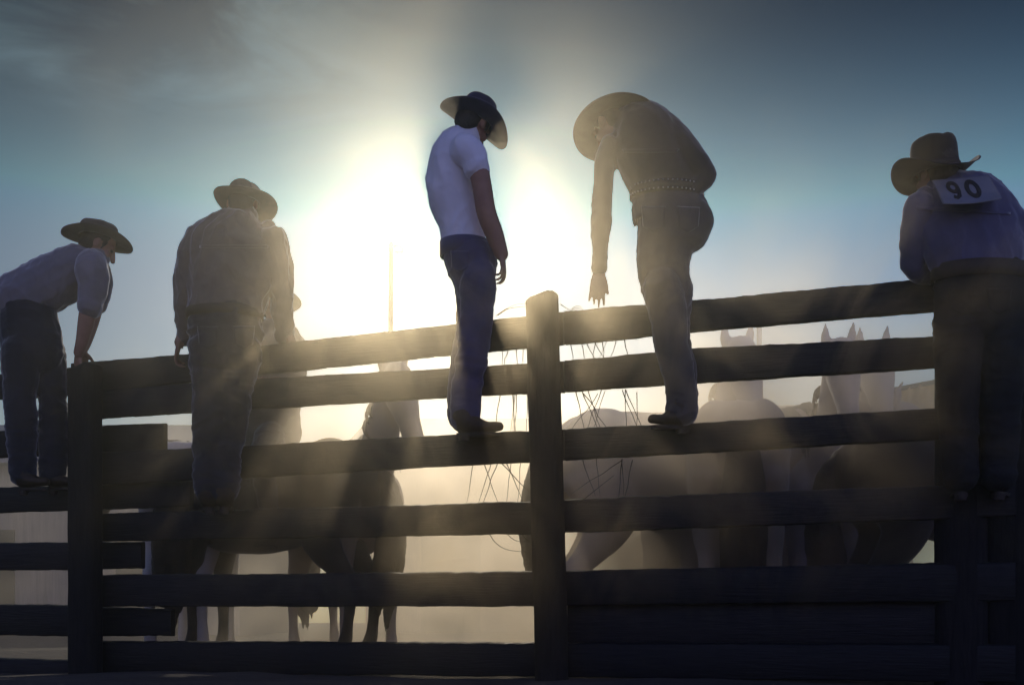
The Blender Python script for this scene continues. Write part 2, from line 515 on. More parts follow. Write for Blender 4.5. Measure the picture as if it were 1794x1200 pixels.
def post(px_top, px_bot, py_top, wpx, off, seed, name='post', dome=0.012):
    z = zf(px_top)
    top = fl(px_top, py_top, off); bot = fl(px_bot, 1200, off)
    sl = (bot.x - top.x) / (bot.z - top.z)
    r = wpx * z / F / 2
    mb = MB()
    n = 60
    seg = 28
    zb = -0.25
    for i in range(n + 1):
        zz = zb + (top.z - zb) * i / n
        cx = top.x + sl * (zz - top.z)
        for k in range(seg):
            an = 2 * math.pi * k / seg
            # worn square timber: superellipse
            c, s = math.cos(an), math.sin(an)
            q = (abs(c) ** 3.2 + abs(s) ** 3.2) ** (-1 / 3.2)
            rr = r * q * (1 + 0.035 * noise.noise(Vector((c * 1.5, s * 1.5, zz * 2 + seed))) + 0.02 * noise.noise(Vector((c * 5, s * 5, zz * 9 + seed))))
            mb.v.append(Vector((cx + rr * c, off + rr * s * 0.9, zz + (0.02 * c if i == n else 0))))
    for i in range(n):
        for k in range(seg):
            k2 = (k + 1) % seg
            mb.f.append((i * seg + k, i * seg + k2, (i + 1) * seg + k2, (i + 1) * seg + k))
    # domed, checked top
    b = len(mb.v)
    prev = n * seg
    for f, dz in ((0.86, dome), (0.5, dome * 1.6)):
        b = len(mb.v)
        for k in range(seg):
            v = mb.v[n * seg + k]
            mb.v.append(Vector((top.x + (v.x - top.x) * f, off + (v.y - off) * f, v.z + dz + 0.006 * noise.noise(Vector((k * 0.9, f * 4, seed))))))
        for k in range(seg):
            k2 = (k + 1) % seg
            mb.f.append((prev + k, prev + k2, b + k2, b + k))
        prev = b
    mb.f.append(tuple(prev + k for k in range(seg)))
    me = mb.mesh(name)
    smooth(me); me.set_sharp_from_angle(angle=R(45))
    return link(name, me, POSTWOOD, fence)

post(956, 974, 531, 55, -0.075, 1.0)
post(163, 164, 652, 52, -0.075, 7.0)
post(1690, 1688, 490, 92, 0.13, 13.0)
post(1772, 1770, 486, 84, 0.13, 17.0)  # extra post, added to close the bright gap at the right end

# ------------------------------------------------------------------ people
class Px:
    """photograph pixels at a person's own depth -> world; radii in pixels -> metres"""
    def __init__(s, z0):
        s.z0 = z0; s.k = z0 / F
    def p(s, x, y, dz=0.0):
        return W(x, y, s.z0 + dz)
    def tube(s, mb, rows, k=1.0, dr=0.0, **kw):
        mb.tube([s.p(r[0], r[1], r[2]) for r in rows],
                [max(r[3] * s.k * k + dr, 0.004) for r in rows],
                [max(r[4] * s.k * k + dr, 0.004) for r in rows], **kw)

def frame(f, u):
    f = Vector(f).normalized(); u = Vector(u)
    u = (u - f * u.dot(f)).normalized()
    s = f.cross(u).normalized()
    return f, u, s

def head(mb, c, f, u):
    f, u, s = frame(f, u)
    M = Matrix((s, f, u)).transposed()
    c = Vector(c)
    P = lambda a, b, d: c + s * a + f * b + u * d
    mb.blob(P(0, -0.012, 0.03), 0.075, 0.096, 0.09, M)
    mb.blob(P(0, 0.02, -0.02), 0.066, 0.07, 0.085, M)
    mb.tube([P(0, -0.01, -0.04), P(0, 0.035, -0.085), P(0, 0.06, -0.108)], [0.058, 0.046, 0.022], [0.052, 0.042, 0.026], hint=s)
    mb.tube([P(0, 0.088, 0.02), P(0, 0.104, -0.01), P(0, 0.112, -0.03)], [0.010, 0.013, 0.015], [0.009, 0.013, 0.018], hint=s, sub=3)
    for q in (-1, 1):
        mb.blob(P(q * 0.03, 0.074, 0.03), 0.026, 0.016, 0.010, M)
        mb.blob(P(q * 0.042, 0.062, -0.025), 0.022, 0.022, 0.022, M)
        mb.blob(P(q * 0.078, -0.012, -0.005), 0.010, 0.020, 0.033, M)
    mb.blob(P(0, 0.086, -0.060), 0.024, 0.013, 0.007, M)
    mb.blob(P(0, 0.084, -0.072), 0.021, 0.013, 0.007, M)
    mb.blob(P(0, 0.078, -0.102), 0.022, 0.018, 0.018, M)

def head_extras(root, org, c, f, u):
    f, u, s = frame(f, u)
    M = Matrix((s, f, u)).transposed()
    c = Vector(c)
    P = lambda a, b, d: c + s * a + f * b + u * d
    h = MB()
    h.blob(P(0, -0.026, 0.045), 0.082, 0.092, 0.088, M)
    h.blob(P(0, -0.055, -0.02), 0.070, 0.055, 0.065, M)
    h.tube([P(0, -0.075, -0.02), P(0, -0.062, -0.075)], [0.02, 0.014], [0.055, 0.045], hint=s)
    for q in (-1, 1):
        h.tube([P(q * 0.074, 0.03, 0.03), P(q * 0.074, 0.022, -0.02)], [0.012, 0.006], [0.006, 0.004], hint=s)
    link('hair', remesh(h, 'hair', 0.006, org, 3, (0.003, 60, 3)), HAIR, root)
    for q in (-1, 1):
        e = MB().blob(P(q * 0.031, 0.077, 0.012), 0.013, 0.011, 0.010, M, 12, 8)
        me = e.mesh('eye', org); smooth(me)
        link('eye', me, EYE, root)

def hand(mb, w, d, n, th, curl=25, spread=6, flat=1.0, thumb=40, L=1.0, curls=None):
    """w wrist, d direction of the palm, n back of the hand, th thumb side"""
    d = Vector(d).normalized(); n = Vector(n); n = (n - d * n.dot(d)).normalized()
    th = Vector(th); th = (th - d * th.dot(d) - n * th.dot(n)).normalized()
    w = Vector(w)
    mb.tube([w - d * 0.02, w + d * 0.02, w + d * 0.055 * L, w + d * 0.088 * L], [0.014, 0.015, 0.014, 0.011], [0.026, 0.034, 0.041, 0.040], hint=th, sub=4)
    lens = (0.072, 0.080, 0.075, 0.060)
    for i in range(4):
        o = (1.5 - i) * 0.0205
        base = w + d * (0.085 * L - 0.004 * abs(i - 1)) + th * o
        a = (1.5 - i) * R(spread)
        dd = (d * math.cos(a) + th * math.sin(a)).normalized()
        cu = R(curls[i] if curls else curl + 4 * i)
        pts = [base - dd * 0.012]
        p, ang = base, cu * 0.5
        pts.append(p)
        for seg in (0.45, 0.30, 0.25):
            v = dd * math.cos(ang) - n * math.sin(ang)
            p = p + v * lens[i] * seg * L
            pts.append(p); ang += cu
        mb.tube(pts, [0.0095, 0.0092, 0.0086, 0.0078, 0.0066], hint=th, sub=3, seg=10)
    a = R(thumb)
    v = (d * math.cos(a) + th * math.sin(a)).normalized()
    b = w + d * 0.018 + th * 0.022 - n * 0.004
    v2 = (v + d * 0.5 - n * 0.25).normalized()
    mb.tube([b, b + v * 0.035, b + v * 0.035 + v2 * 0.03, b + v * 0.035 + v2 * 0.055], [0.015, 0.0125, 0.0105, 0.008], hint=n, sub=3, seg=10)

EYE = mat_noise('eye_white', (0.03, 0.025, 0.02), (0.06, 0.05, 0.045), 10, 0.3, 0.0)

def hat(root, org, c, up, fr, a1, b1, a0=0.098, b0=0.080, hc=0.115, curl=0.05, front=-0.012, back=-0.006,
        crease=0.03, m=None, taper=0.9, flat=False, power=2.0, band=True, label=None):
    up = Vector(up).normalized(); fr = Vector(fr); fr = (fr - up * fr.dot(up)).normalized()
    sd_ = up.cross(fr).normalized()
    c = Vector(c) - Vector(org)
    N = 72
    mb = MB()
    def P(x, y, z):
        return c + fr * x + sd_ * y + up * z
    rows = []
    for j in range(9):                       # brim, outside in
        t = 1 - j / 8.0
        ring = []
        for k in range(N):
            th = 2 * math.pi * k / N
            cs, sn = math.cos(th), math.sin(th)
            x = (a0 + (a1 - a0) * t) * cs
            y = (b0 + (b1 - b0) * t) * sn
            z = curl * abs(sn) ** power * t ** 1.7 + (front if cs > 0 else back) * cs * cs * t ** 1.3
            z += 0.004 * noise.noise(Vector((cs * 2, sn * 2, t * 1.5 + a1 * 50)))
            y *= 1 - 0.10 * (curl / 0.06) * t * abs(sn) if curl > 0 else 1
            ring.append(P(x, y, z))
        rows.append(ring)
    lv = [(0.012, 1.0), (0.03, 0.985), (0.06, 0.96), (hc * 0.72, taper + 0.03), (hc * 0.88, taper - 0.01), (hc * 0.96, taper - 0.06), (hc, taper - 0.16),
          (hc * 1.01, taper - 0.34), (hc * 1.0, taper - 0.6), (hc, 0.06)]
    for z, s in lv:
        ring = []
        for k in range(N):
            th = 2 * math.pi * k / N
            cs, sn = math.cos(th), math.sin(th)
            x, y = a0 * s * cs, b0 * s * sn
            w = min(1, max(0, (z / hc - 0.6) / 0.4))
            zz = z
            if not flat:
                zz -= crease * w * math.exp(-(y / 0.022) ** 2) * (1 - 0.3 * abs(cs))
                y *= 1 - 0.16 * w * max(0, cs) ** 2       # front pinch
            zz += 0.003 * noise.noise(Vector((x * 30, y * 30, z * 20)))
            ring.append(P(x, y, zz))
        rows.append(ring)
    for ring in rows:
        mb.v.extend(ring)
    for j in range(len(rows) - 1):
        for k in range(N):
            k2 = (k + 1) % N
            mb.f.append((j * N + k, j * N + k2, (j + 1) * N + k2, (j + 1) * N + k))
    mb.f.append(tuple((len(rows) - 1) * N + k for k in range(N)))
    me = mb.mesh('hat'); smooth(me)
    o = link('hat', me, m, root)
    so = o.modifiers.new('thick', 'SOLIDIFY'); so.thickness = 0.004; so.offset = 0
    if label: o['label'] = label
    if band:
        b = MB()
        for z, g in ((0.006, 0.004), (0.010, 0.0065), (0.030, 0.0062), (0.034, 0.0035)):
            for k in range(N):
                th = 2 * math.pi * k / N
                s = 1.0 - 0.5 * z
                b.v.append(P((a0 * s + g) * math.cos(th), (b0 * s + g) * math.sin(th), z))
        for j in range(3):
            for k in range(N):
                k2 = (k + 1) % N
                b.f.append((j * N + k, j * N + k2, (j + 1) * N + k2, (j + 1) * N + k))
        me = b.mesh('hat_band'); smooth(me)
        link('hat_band', me, BAND, o)
    return o

def boot(root, org, px, rows, m=LEATHER):
    mb = MB()
    px.tube(mb, rows)
    an, toe = px.p(*rows[1][:3]), px.p(*rows[-1][:3])
    d = toe - an; d.z = 0; L_ = d.length or 0.1; d.normalize()
    r1 = rows[1][3] * px.k
    bot = min(px.p(*r[:3]).z - r[3] * px.k for r in rows[1:])
    me = remesh(mb, 'boot', 0.006, org, 4, (0.003, 16, 5))
    o = link('boot', me, m, root)
    s_ = d.cross(Vector((0, 0, 1)))
    sm_ = MB(); n = 28
    for z, g in ((bot - 0.012, 0.0), (bot + 0.003, 0.003)):
        for k in range(n):
            an_ = 2 * math.pi * k / n
            c, s2 = math.cos(an_), math.sin(an_)
            w = (0.040 if c > 0 else 0.034) + g
            sm_.v.append(Vector((an.x, an.y, z)) + d * ((L_ + 0.045 + g) * c * 0.5 + (L_ - 0.03) * 0.5) + s_ * (w * s2 * (1 - 0.25 * max(0, c) ** 3)))
    for k in range(n):
        k2 = (k + 1) % n
        sm_.f.append((k, k2, n + k2, n + k))
    sm_.f.append(tuple(range(n))[::-1]); sm_.f.append(tuple(range(n, 2 * n)))
    sme = sm_.mesh('sole', org); link('sole', sme, BAND, o)
    hb = MB().tube([Vector((an.x, an.y, bot - 0.036)) - d * 0.012, Vector((an.x, an.y, bot - 0.010)) - d * 0.012], [0.026, 0.032], [0.026, 0.032], cap=False, seg=18)
    link('heel', hb.mesh('heel', org), BAND, o)

def belt(root, org, px, c, rs, rd, h, tilt=0.0, m=LEATHER, studs=0):
    mb = MB(); N = 60
    k = px.k
    def P(th, g, z):
        x = (rs * k + g) * math.cos(th); y = (rd * k + g) * math.sin(th)
        return px.p(c[0], c[1], c[2]) + Vector((x, y, z * k + x * math.tan(tilt)))
    for z, g in ((-h, 0.004), (-h * 0.9, 0.015), (h * 0.9, 0.015), (h, 0.004)):
        for i in range(N):
            mb.v.append(P(2 * math.pi * i / N, g, z))
    for j in range(3):
        for i in range(N):
            i2 = (i + 1) % N
            mb.f.append((j * N + i, j * N + i2, (j + 1) * N + i2, (j + 1) * N + i))
    me = mb.mesh('belt', org); smooth(me)
    o = link('belt', me, m, root)
    if studs:
        sm_ = MB().blob((0, 0, 0), 0.0045, 0.0045, 0.0045, None, 8, 6).mesh('belt_stud'); smooth(sm_)
        for i in range(studs):
            th = -math.pi * (0.08 + 0.84 * i / (studs - 1))
            for z in (-h * 0.62, h * 0.62):
                link('belt_stud', sm_, STUD if not sm_.materials else None, o, P(th, 0.016, z) - Vector(org))

from mathutils.bvhtree import BVHTree
PATCH_ON = {}
def bvh(me, org):
    return BVHTree.FromPolygons([v.co + org for v in me.vertices], [tuple(p.vertices) for p in me.polygons])

def lead(t, f, k, dzk=0.15):
    """start a limb deeper and thinner inside the trunk so it blends in"""
    a, b = t[0], t[1]
    return [(a[0] - (b[0] - a[0]) * f, a[1] - (b[1] - a[1]) * f, a[2] * dzk, a[3] * k, a[4] * k)] + list(t)

def rumple(me, amp, fr, seed, st):
    nv = len(me.vertices)
    co = np.empty(nv * 3); me.vertices.foreach_get('co', co); co = co.reshape(-1, 3)
    no = np.array([v.normal[:] for v in me.vertices])
    sv = Vector((seed * 1.7, seed * 2.3, seed * 0.9))
    d = np.array([max(0.0, 1 - abs(noise.noise(Vector((c[0] * st[0], c[1] * st[1], c[2] * st[2])) * fr + sv)) * 4.0)
                  * (0.4 + 0.9 * max(0, noise.noise(Vector(c) * 4.0 + sv))) for c in co])
    co += no * (d * amp)[:, None]
    me.vertices.foreach_set('co', co.ravel()); me.update(); smooth(me)

def patch(root, org, px, which, quad, kind, m):
    """a sewn-on piece of cloth (pocket, yoke, collar) lying 4 mm proud of the garment"""
    tree_ = PATCH_ON[which]
    nx, ny = 16, 16
    cl = Vector((0, 0, CAMH))
    mb = MB(); ok = {}
    for j in range(ny + 1):
        for i in range(nx + 1):
            u, v = i / nx, j / ny
            x = (quad[0][0] * (1 - u) + quad[1][0] * u) * (1 - v) + (quad[3][0] * (1 - u) + quad[2][0] * u) * v
            y = (quad[0][1] * (1 - u) + quad[1][1] * u) * (1 - v) + (quad[3][1] * (1 - u) + quad[2][1] * u) * v
            if kind == 'back_pocket' and v > 0.75:
                y -= (quad[3][1] - quad[0][1]) * (v - 0.75) * 0.9 * abs(2 * u - 1)
            d = (px.p(x, y) - cl).normalized()
            hit, nor, _, _ = tree_.ray_cast(cl, d)
            if hit is None or abs(hit.y - px.z0) > 0.4: continue
            if nor.dot(d) > 0: nor = -nor
            e = min(u, v, 1 - u, 1 - v)
            ok[i, j] = len(mb.v); mb.v.append(hit + nor * (0.0035 + (0.0022 if 0.04 < e < 0.14 else 0)))
    for j in range(ny):
        for i in range(nx):
            q = [(i, j), (i + 1, j), (i + 1, j + 1), (i, j + 1)]
            if all(k in ok for k in q): mb.f.append(tuple(ok[k] for k in q))
    if not mb.f: return
    me = mb.mesh(kind, org); smooth(me)
    o = link(kind, me, m, root)
    so = o.modifiers.new('t', 'SOLIDIFY'); so.thickness = 0.004; so.offset = -1

def person(z0, foot, label, shirt, sleeves, trousers, skin, hd, hands, boots, sm, tm, hatargs, beltargs=None, seed=1,
           fold=0.009, bm_=LEATHER, patches=()):
    px = Px(z0)
    org = px.p(*foot)
    body = MB()
    for t in shirt: px.tube(body, t, 0.86, -0.004)
    for t in sleeves: px.tube(body, t, 0.80, -0.004)
    for t in trousers: px.tube(body, t, 0.80, -0.004)
    for t in skin: px.tube(body, t)
    hc = px.p(*hd[0])
    head(body, hc, hd[1], hd[2])
    for hnd in hands:
        kw = dict(hnd[4]) if len(hnd) > 4 else {}
        hand(body, px.p(*hnd[0]), hnd[1], hnd[2], hnd[3], **kw)
    for t in boots: px.tube(body, t, 0.7)
    root = link('person', remesh(body, 'person', 0.0055, org, 3), SKIN)
    root.location = org
    tag(root, label, 'person', 'people in hats on the fence')
    head_extras(root, org, hc, hd[1], hd[2])
    s = MB()
    for t in shirt: px.tube(s, t)
    for t in sleeves: px.tube(s, lead(t, 0.5, 0.55, 0.5))
    for t in sleeves:                                   # turned cuff
        a, b = t[-1], t[-2]
        q = [a[i] * 0.93 + b[i] * 0.07 for i in range(3)]
        e = [a[i] + (a[i] - b[i]) * 0.02 for i in range(3)]
        px.tube(s, [(*q, a[3] + 1.6, a[4] + 1.6), (*e, a[3] + 1.4, a[4] + 1.4)])
    sme = remesh(s, 'shirt', 0.0065, org, 7, (fold, 8, seed, (1.15, 1.15, 0.7)))
    rumple(sme, fold * 0.6, 13, seed + 3, (1.0, 1.0, 0.8))
    link('shirt', sme, sm, root)
    t_ = MB()
    px.tube(t_, trousers[0])
    for t in trousers[1:]: px.tube(t_, lead(t, 0.6, 0.4, 0.1))
    tme = remesh(t_, 'trousers', 0.0065, org, 9, (fold * 1.1, 7, seed + 9, (0.7, 0.7, 1.5)))
    rumple(tme, fold * 0.6, 13, seed + 5, (0.7, 0.7, 1.5))
    link('trousers', tme, tm, root)
    PATCH_ON['shirt'], PATCH_ON['trousers'] = bvh(sme, org), bvh(tme, org)
    for which, quad, kind in patches:
        patch(root, org, px, which, quad, kind, sm if which == 'shirt' else tm)
    a, b = shirt[0][-1], shirt[0][-2]
    e = [a[i] + (a[i] - b[i]) * 0.35 for i in range(3)]
    cb = MB(); px.tube(cb, [(a[0], a[1], a[2], a[3] * 0.98, a[4] * 0.98), (*e, a[3] * 0.84, a[4] * 0.84)], cap=False)
    cme = cb.mesh('collar', org); smooth(cme); co_ = link('collar', cme, sm, root)
    so = co_.modifiers.new('t', 'SOLIDIFY'); so.thickness = 0.005
    for t in boots: boot(root, org, px, t, bm_)
    if beltargs: belt(root, org, px, **beltargs)
    if hatargs:
        h = dict(hatargs); c = px.p(*h.pop('c'))
        hat(root, org, c, **h)
    return root, px, org

# 1: leaning man at far left, seen from the side
def leaner():
    return person(zf(60) - 0.10, (60, 850, 0), 'man in pale shirt bent forward at far left, straight arm on the top rail',
        shirt=[[(38, 524, 0, 47, 49), (78, 502, 0, 46, 46), (118, 481, 0, 44, 46), (148, 464, 0, 37, 44), (170, 453, 0, 20, 24)]],
        sleeves=[[(160, 466, -.15, 27, 25), (164, 498, -.16, 24, 22), (160, 522, -.16, 21, 20), (158, 536, -.16, 20, 19)],
                 [(164, 466, .15, 25, 25), (174, 494, .16, 22, 21), (172, 524, .16, 19, 18), (170, 532, .16, 18, 17)]],
        trousers=[[(46, 520, 0, 38, 38), (50, 552, 0, 48, 47), (54, 585, 0, 51, 46), (58, 622, 0, 51, 42)],
                  [(40, 615, -.06, 34, 34), (36, 680, -.06, 27, 28), (37, 740, -.06, 26, 25), (39, 790, -.05, 23, 22), (41, 832, -.05, 21, 20)],
                  [(78, 615, .06, 34, 34), (90, 680, .06, 23, 28), (94, 740, .06, 24, 25), (94, 790, .05, 25, 22), (93, 832, .05, 22, 20)]],
        skin=[[(158, 520, -.16, 15, 14), (151, 563, -.14, 14, 13), (144, 597, -.11, 11, 10), (138, 618, -.08, 9, 9)],
              [(171, 520, .16, 15, 14), (160, 565, .13, 13, 12), (150, 600, .08, 10, 10), (142, 616, .04, 9, 9)],
              [(165, 452, 0, 17, 16), (180, 436, 0, 15, 15)]],
        hd=((173, 431, 0.0), (0.78, 0.35, -0.52), (0.42, 0.1, 0.9)),
        hands=[((137, 617, -.07), (-.28, .45, -.75), (-.4, -.8, .5), (.8, -.1, -.3), {'curl': 42}),
               ((142, 616, .04), (-.2, .7, -.55), (-.2, -.1, .9), (.9, .0, .2), {'curl': 40})],
        boots=[[(41, 820, -.05, 19, 19), (44, 838, -.05, 18, 19), (64, 843, -.06, 9, 14), (80, 844, -.07, 7, 10)],
               [(93, 820, .05, 19, 19), (96, 838, .05, 18, 19), (114, 843, .04, 9, 14), (128, 844, .03, 7, 10)]],
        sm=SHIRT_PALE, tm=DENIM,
        hatargs=dict(c=(171, 418, 0.0), up=(0.10, 0.10, 0.98), fr=(0.92, 0.4, -0.1), a1=0.208, b1=0.195, a0=0.108, b0=0.09, hc=0.088, curl=0.012,
                     front=-0.022, back=-0.012, crease=0.006, m=FELT_GREY, flat=True, taper=0.99), seed=1)
leaner()

# 2: broad man in a loose shirt, seen from behind
def broad():
    return person(zf(410) - 0.11, (385, 880, 0), 'broad man seen from behind in loose brown shirt, both hands on the top rail',
        shirt=[[(393, 556, 0, 64, 40), (397, 528, 0, 67, 42), (403, 490, 0, 77, 45), (408, 450, 0, 83, 47), (412, 422, 0, 79, 45), (418, 399, 0, 54, 37), (424, 381, .02, 27, 25)]],
        sleeves=[[(355, 420, 0, 28, 30), (338, 455, 0, 25, 25), (329, 500, .02, 23, 22), (326, 545, .06, 19, 18), (325, 588, .11, 14, 14)],
                 [(476, 418, 0, 27, 30), (486, 450, 0, 23, 25), (493, 500, .02, 21, 22), (496, 545, .06, 18, 18), (496, 586, .11, 14, 14)]],
        trousers=[[(394, 545, 0, 62, 40), (396, 575, 0, 66, 44), (396, 608, 0, 62, 44)],
                  [(368, 605, -.02, 37, 38), (373, 680, -.04, 33, 33), (371, 740, -.03, 31, 29), (369, 800, -.02, 28, 25), (368, 858, -.02, 26, 23)],
                  [(420, 605, -.02, 37, 38), (411, 680, -.02, 30, 32), (402, 740, -.0, 29, 28), (394, 800, -.01, 27, 25), (391, 858, -.01, 26, 23)]],
        skin=[[(325, 580, .11, 11, 11), (315, 600, .11, 10, 10)], [(496, 578, .11, 11, 11), (508, 596, .11, 10, 10)],
              [(423, 392, .02, 22, 20), (424, 370, .03, 19, 18)]],
        hd=((425, 359, .03), (-0.05, 0.97, -0.2), (0.0, 0.1, 1.0)),
        hands=[((314, 601, .10), (-.35, .55, -.75), (-.5, -.5, .6), (-.6, .2, .75), {'curl': 35, 'thumb': 66, 'L': 1.1}),
               ((509, 597, .10), (.35, .55, -.75), (.5, -.5, .6), (.6, .2, .75), {'curl': 35, 'thumb': 66, 'L': 1.1})],
        boots=[[(368, 838, -.02, 22, 22), (367, 868, -.02, 22, 23), (362, 876, .02, 15, 12), (358, 877, .10, 12, 9)],
               [(391, 838, -.01, 22, 22), (393, 868, -.01, 22, 23), (398, 876, .02, 15, 12), (402, 877, .10, 12, 9)]],
        sm=SHIRT_TAN, tm=DENIM, fold=0.015,
        patches=[('trousers', [(346, 572), (382, 572), (380, 612), (350, 612)], 'back_pocket'), ('trousers', [(408, 572), (446, 572), (442, 612), (412, 612)], 'back_pocket'),
                 ('shirt', [(350, 430), (470, 430), (470, 435), (350, 435)], 'yoke_seam')],
        beltargs=dict(c=(394, 551, 0), rs=63, rd=41, h=9, m=LEATHER),
        hatargs=dict(c=(430, 357, 0.03), up=(0.10, 0.20, 0.98), fr=(0.05, 0.98, 0), a1=0.195, b1=0.186, a0=0.092, b0=0.084, hc=0.098, curl=0.018,
                     front=-0.02, back=-0.01, crease=0.012, m=FELT_TAN), seed=2)
broad()

# 3: young man in a T-shirt standing on the rail, in front of the sun
def tshirt():
    return person(zf(830) - 0.08, (830, 758, 0), 'lean man in white short-sleeved T-shirt and blue jeans standing in front of the sun',
        shirt=[[(813, 430, 0, 40, 38), (808, 392, 0, 38, 35), (797, 350, 0, 44, 37), (791, 312, 0, 44, 40), (797, 278, 0, 41, 42), (810, 253, 0, 36, 38), (820, 238, 0, 22, 24)]],
        sleeves=[[(816, 262, -.12, 27, 26), (830, 277, -.15, 24, 23), (836, 294, -.16, 21, 20)],
                 [(806, 262, .12, 24, 26), (806, 280, .15, 22, 22), (808, 294, .16, 20, 20)]],
        trousers=[[(813, 418, 0, 31, 30), (820, 444, 0, 43, 42), (827, 468, 0, 44, 43), (832, 500, 0, 34, 40)],
                  [(838, 485, -.07, 30, 30), (836, 540, -.06, 28, 27), (831, 590, -.05, 27, 26), (826, 630, -.05, 27, 25), (818, 680, -.04, 26, 23), (815, 735, -.03, 26, 22)],
                  [(828, 485, .08, 30, 30), (830, 540, .07, 29, 27), (824, 590, .06, 28, 26), (818, 640, .05, 28, 25), (812, 690, .05, 27, 23), (811, 735, .05, 26, 22)]],
        skin=[[(836, 284, -.16, 18, 17), (845, 330, -.17, 17, 16), (852, 372, -.17, 17, 16), (866, 410, -.15, 16, 14), (879, 446, -.13, 12, 11)],
              [(808, 284, .16, 17, 17), (816, 340, .17, 16, 16), (818, 390, .18, 15, 15), (812, 450, .18, 13, 12), (808, 495, .16, 11, 10)],
              [(820, 248, 0, 21, 20), (826, 226, .01, 20, 20)]],
        hd=((829, 220, 0.0), (0.42, 0.76, -0.45), (0.35, 0.25, 0.9)),
        hands=[((879, 446, -.13), (.12, -.02, -1), (.9, -.2, .1), (.2, .9, 0), {'curl': 26}),
               ((808, 492, .16), (-.08, .0, -1), (-.9, .2, 0), (.2, .9, 0), {'curl': 38})],
        boots=[[(815, 716, -.04, 22, 21), (817, 738, -.04, 22, 21), (848, 748, -.05, 11, 16), (874, 747, -.06, 8, 12)],
               [(811, 716, .05, 22, 21), (812, 738, .05, 22, 21), (836, 748, .04, 11, 16), (858, 748, .04, 8, 12)]],
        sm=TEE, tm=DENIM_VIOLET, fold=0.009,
        beltargs=dict(c=(814, 437, 0), rs=39, rd=37, h=14, m=DENIM_VIOLET),
        patches=[('trousers', [(790, 440), (822, 440), (820, 478), (793, 478)], 'back_pocket')],
        hatargs=dict(c=(832, 214, 0.0), up=(0.32, 0.05, 0.95), fr=(0.90, 0.34, -0.30), a1=0.200, b1=0.185, a0=0.096, b0=0.084, hc=0.128, curl=0.045,
                     front=-0.055, back=0.01, crease=0.02, m=FELT_NAVY), seed=3)
tshirt()

# 4: man bent over to the left, arm hanging to the rail
def bender():
    r, px, org = person(zf(1165) - 0.10, (1190, 742, 0), 'man in dark shirt and studded belt bending left, one arm hanging to the rail',
        shirt=[[(1168, 348, 0, 60, 40), (1161, 315, 0, 63, 42), (1147, 280, 0, 66, 45), (1132, 248, 0, 66, 45), (1116, 226, .01, 54, 43), (1098, 218, .04, 34, 34)]],
        sleeves=[[(1078, 256, .02, 27, 28), (1062, 286, .02, 20, 23), (1057, 330, .02, 18, 20), (1055, 360, .02, 18, 19), (1053, 400, .0, 17, 17), (1051, 440, 0, 14, 14), (1050, 470, 0, 12, 12)],
                 [(1162, 234, 0, 32, 32), (1200, 266, -.04, 27, 25), (1231, 302, -.05, 21, 20), (1234, 312, -.05, 19, 18), (1216, 331, -.06, 16, 16), (1198, 345, -.08, 13, 12)]],
        trousers=[[(1168, 336, 0, 59, 40), (1172, 365, 0, 66, 46), (1178, 395, 0, 68, 48), (1166, 428, 0, 51, 44), (1162, 470, 0, 45, 38), (1171, 520, 0, 43, 34)],
                  [(1222, 372, -.03, 22, 26), (1226, 392, -.03, 23, 26), (1216, 408, -.02, 20, 24)],
                  [(1160, 500, -.05, 33, 32), (1172, 560, -.05, 31, 28), (1175, 600, -.05, 29, 26), (1188, 650, -.05, 28, 24), (1194, 700, -.04, 27, 22), (1193, 724, -.04, 27, 22)],
                  [(1178, 500, .06, 35, 32), (1178, 560, .06, 31, 28), (1180, 600, .06, 29, 26), (1192, 650, .06, 28, 24), (1196, 700, .06, 26, 22), (1196, 724, .06, 26, 22)]],
        skin=[[(1050, 462, 0, 10, 10), (1050, 478, 0, 11, 9)], [(1200, 344, -.08, 11, 11), (1192, 350, -.10, 10, 9)],
              [(1092, 228, .04, 22, 22), (1080, 225, .06, 20, 20)]],
        hd=((1070, 222, .06), (-0.5, 0.62, -0.6), (-0.35, 0.35, 0.85)),
        hands=[((1049, 477, 0), (-.08, .05, -1), (-.1, -1, 0), (1, -.1, 0), {'curls': (8, 16, 22, 14), 'spread': 4, 'thumb': 26, 'L': 1.05}),
               ((1194, 349, -.10), (-.9, .1, -.45), (-.1, -1, .1), (.3, .0, 1), {'curl': 18})],
        boots=[[(1194, 704, -.04, 23, 22), (1190, 724, -.04, 24, 22), (1164, 734, -.05, 10, 15), (1143, 734, -.06, 8, 11)],
               [(1196, 704, .06, 22, 21), (1194, 724, .06, 23, 21), (1170, 734, .05, 10, 15), (1154, 734, .05, 8, 11)]],
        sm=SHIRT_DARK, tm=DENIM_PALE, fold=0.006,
        patches=[('trousers', [(1124, 362), (1166, 362), (1164, 408), (1128, 408)], 'back_pocket'), ('trousers', [(1186, 362), (1226, 364), (1222, 408), (1190, 408)], 'back_pocket'),
                 ('shirt', [(1090, 262), (1190, 262), (1186, 268), (1094, 268)], 'yoke_seam')],
        beltargs=dict(c=(1168, 339, 0), rs=60, rd=41, h=11, studs=22, m=LEATHER),
        hatargs=dict(c=(1076, 217, 0.07), up=(-0.16, 0.40, 0.90), fr=(-0.6, 0.75, -0.3), a1=0.22, b1=0.215, a0=0.10, b0=0.092, hc=0.10, curl=-0.02,
                     front=-0.035, back=-0.04, crease=0.0, m=FELT_GREY, power=2), seed=4)
    return r
bender()

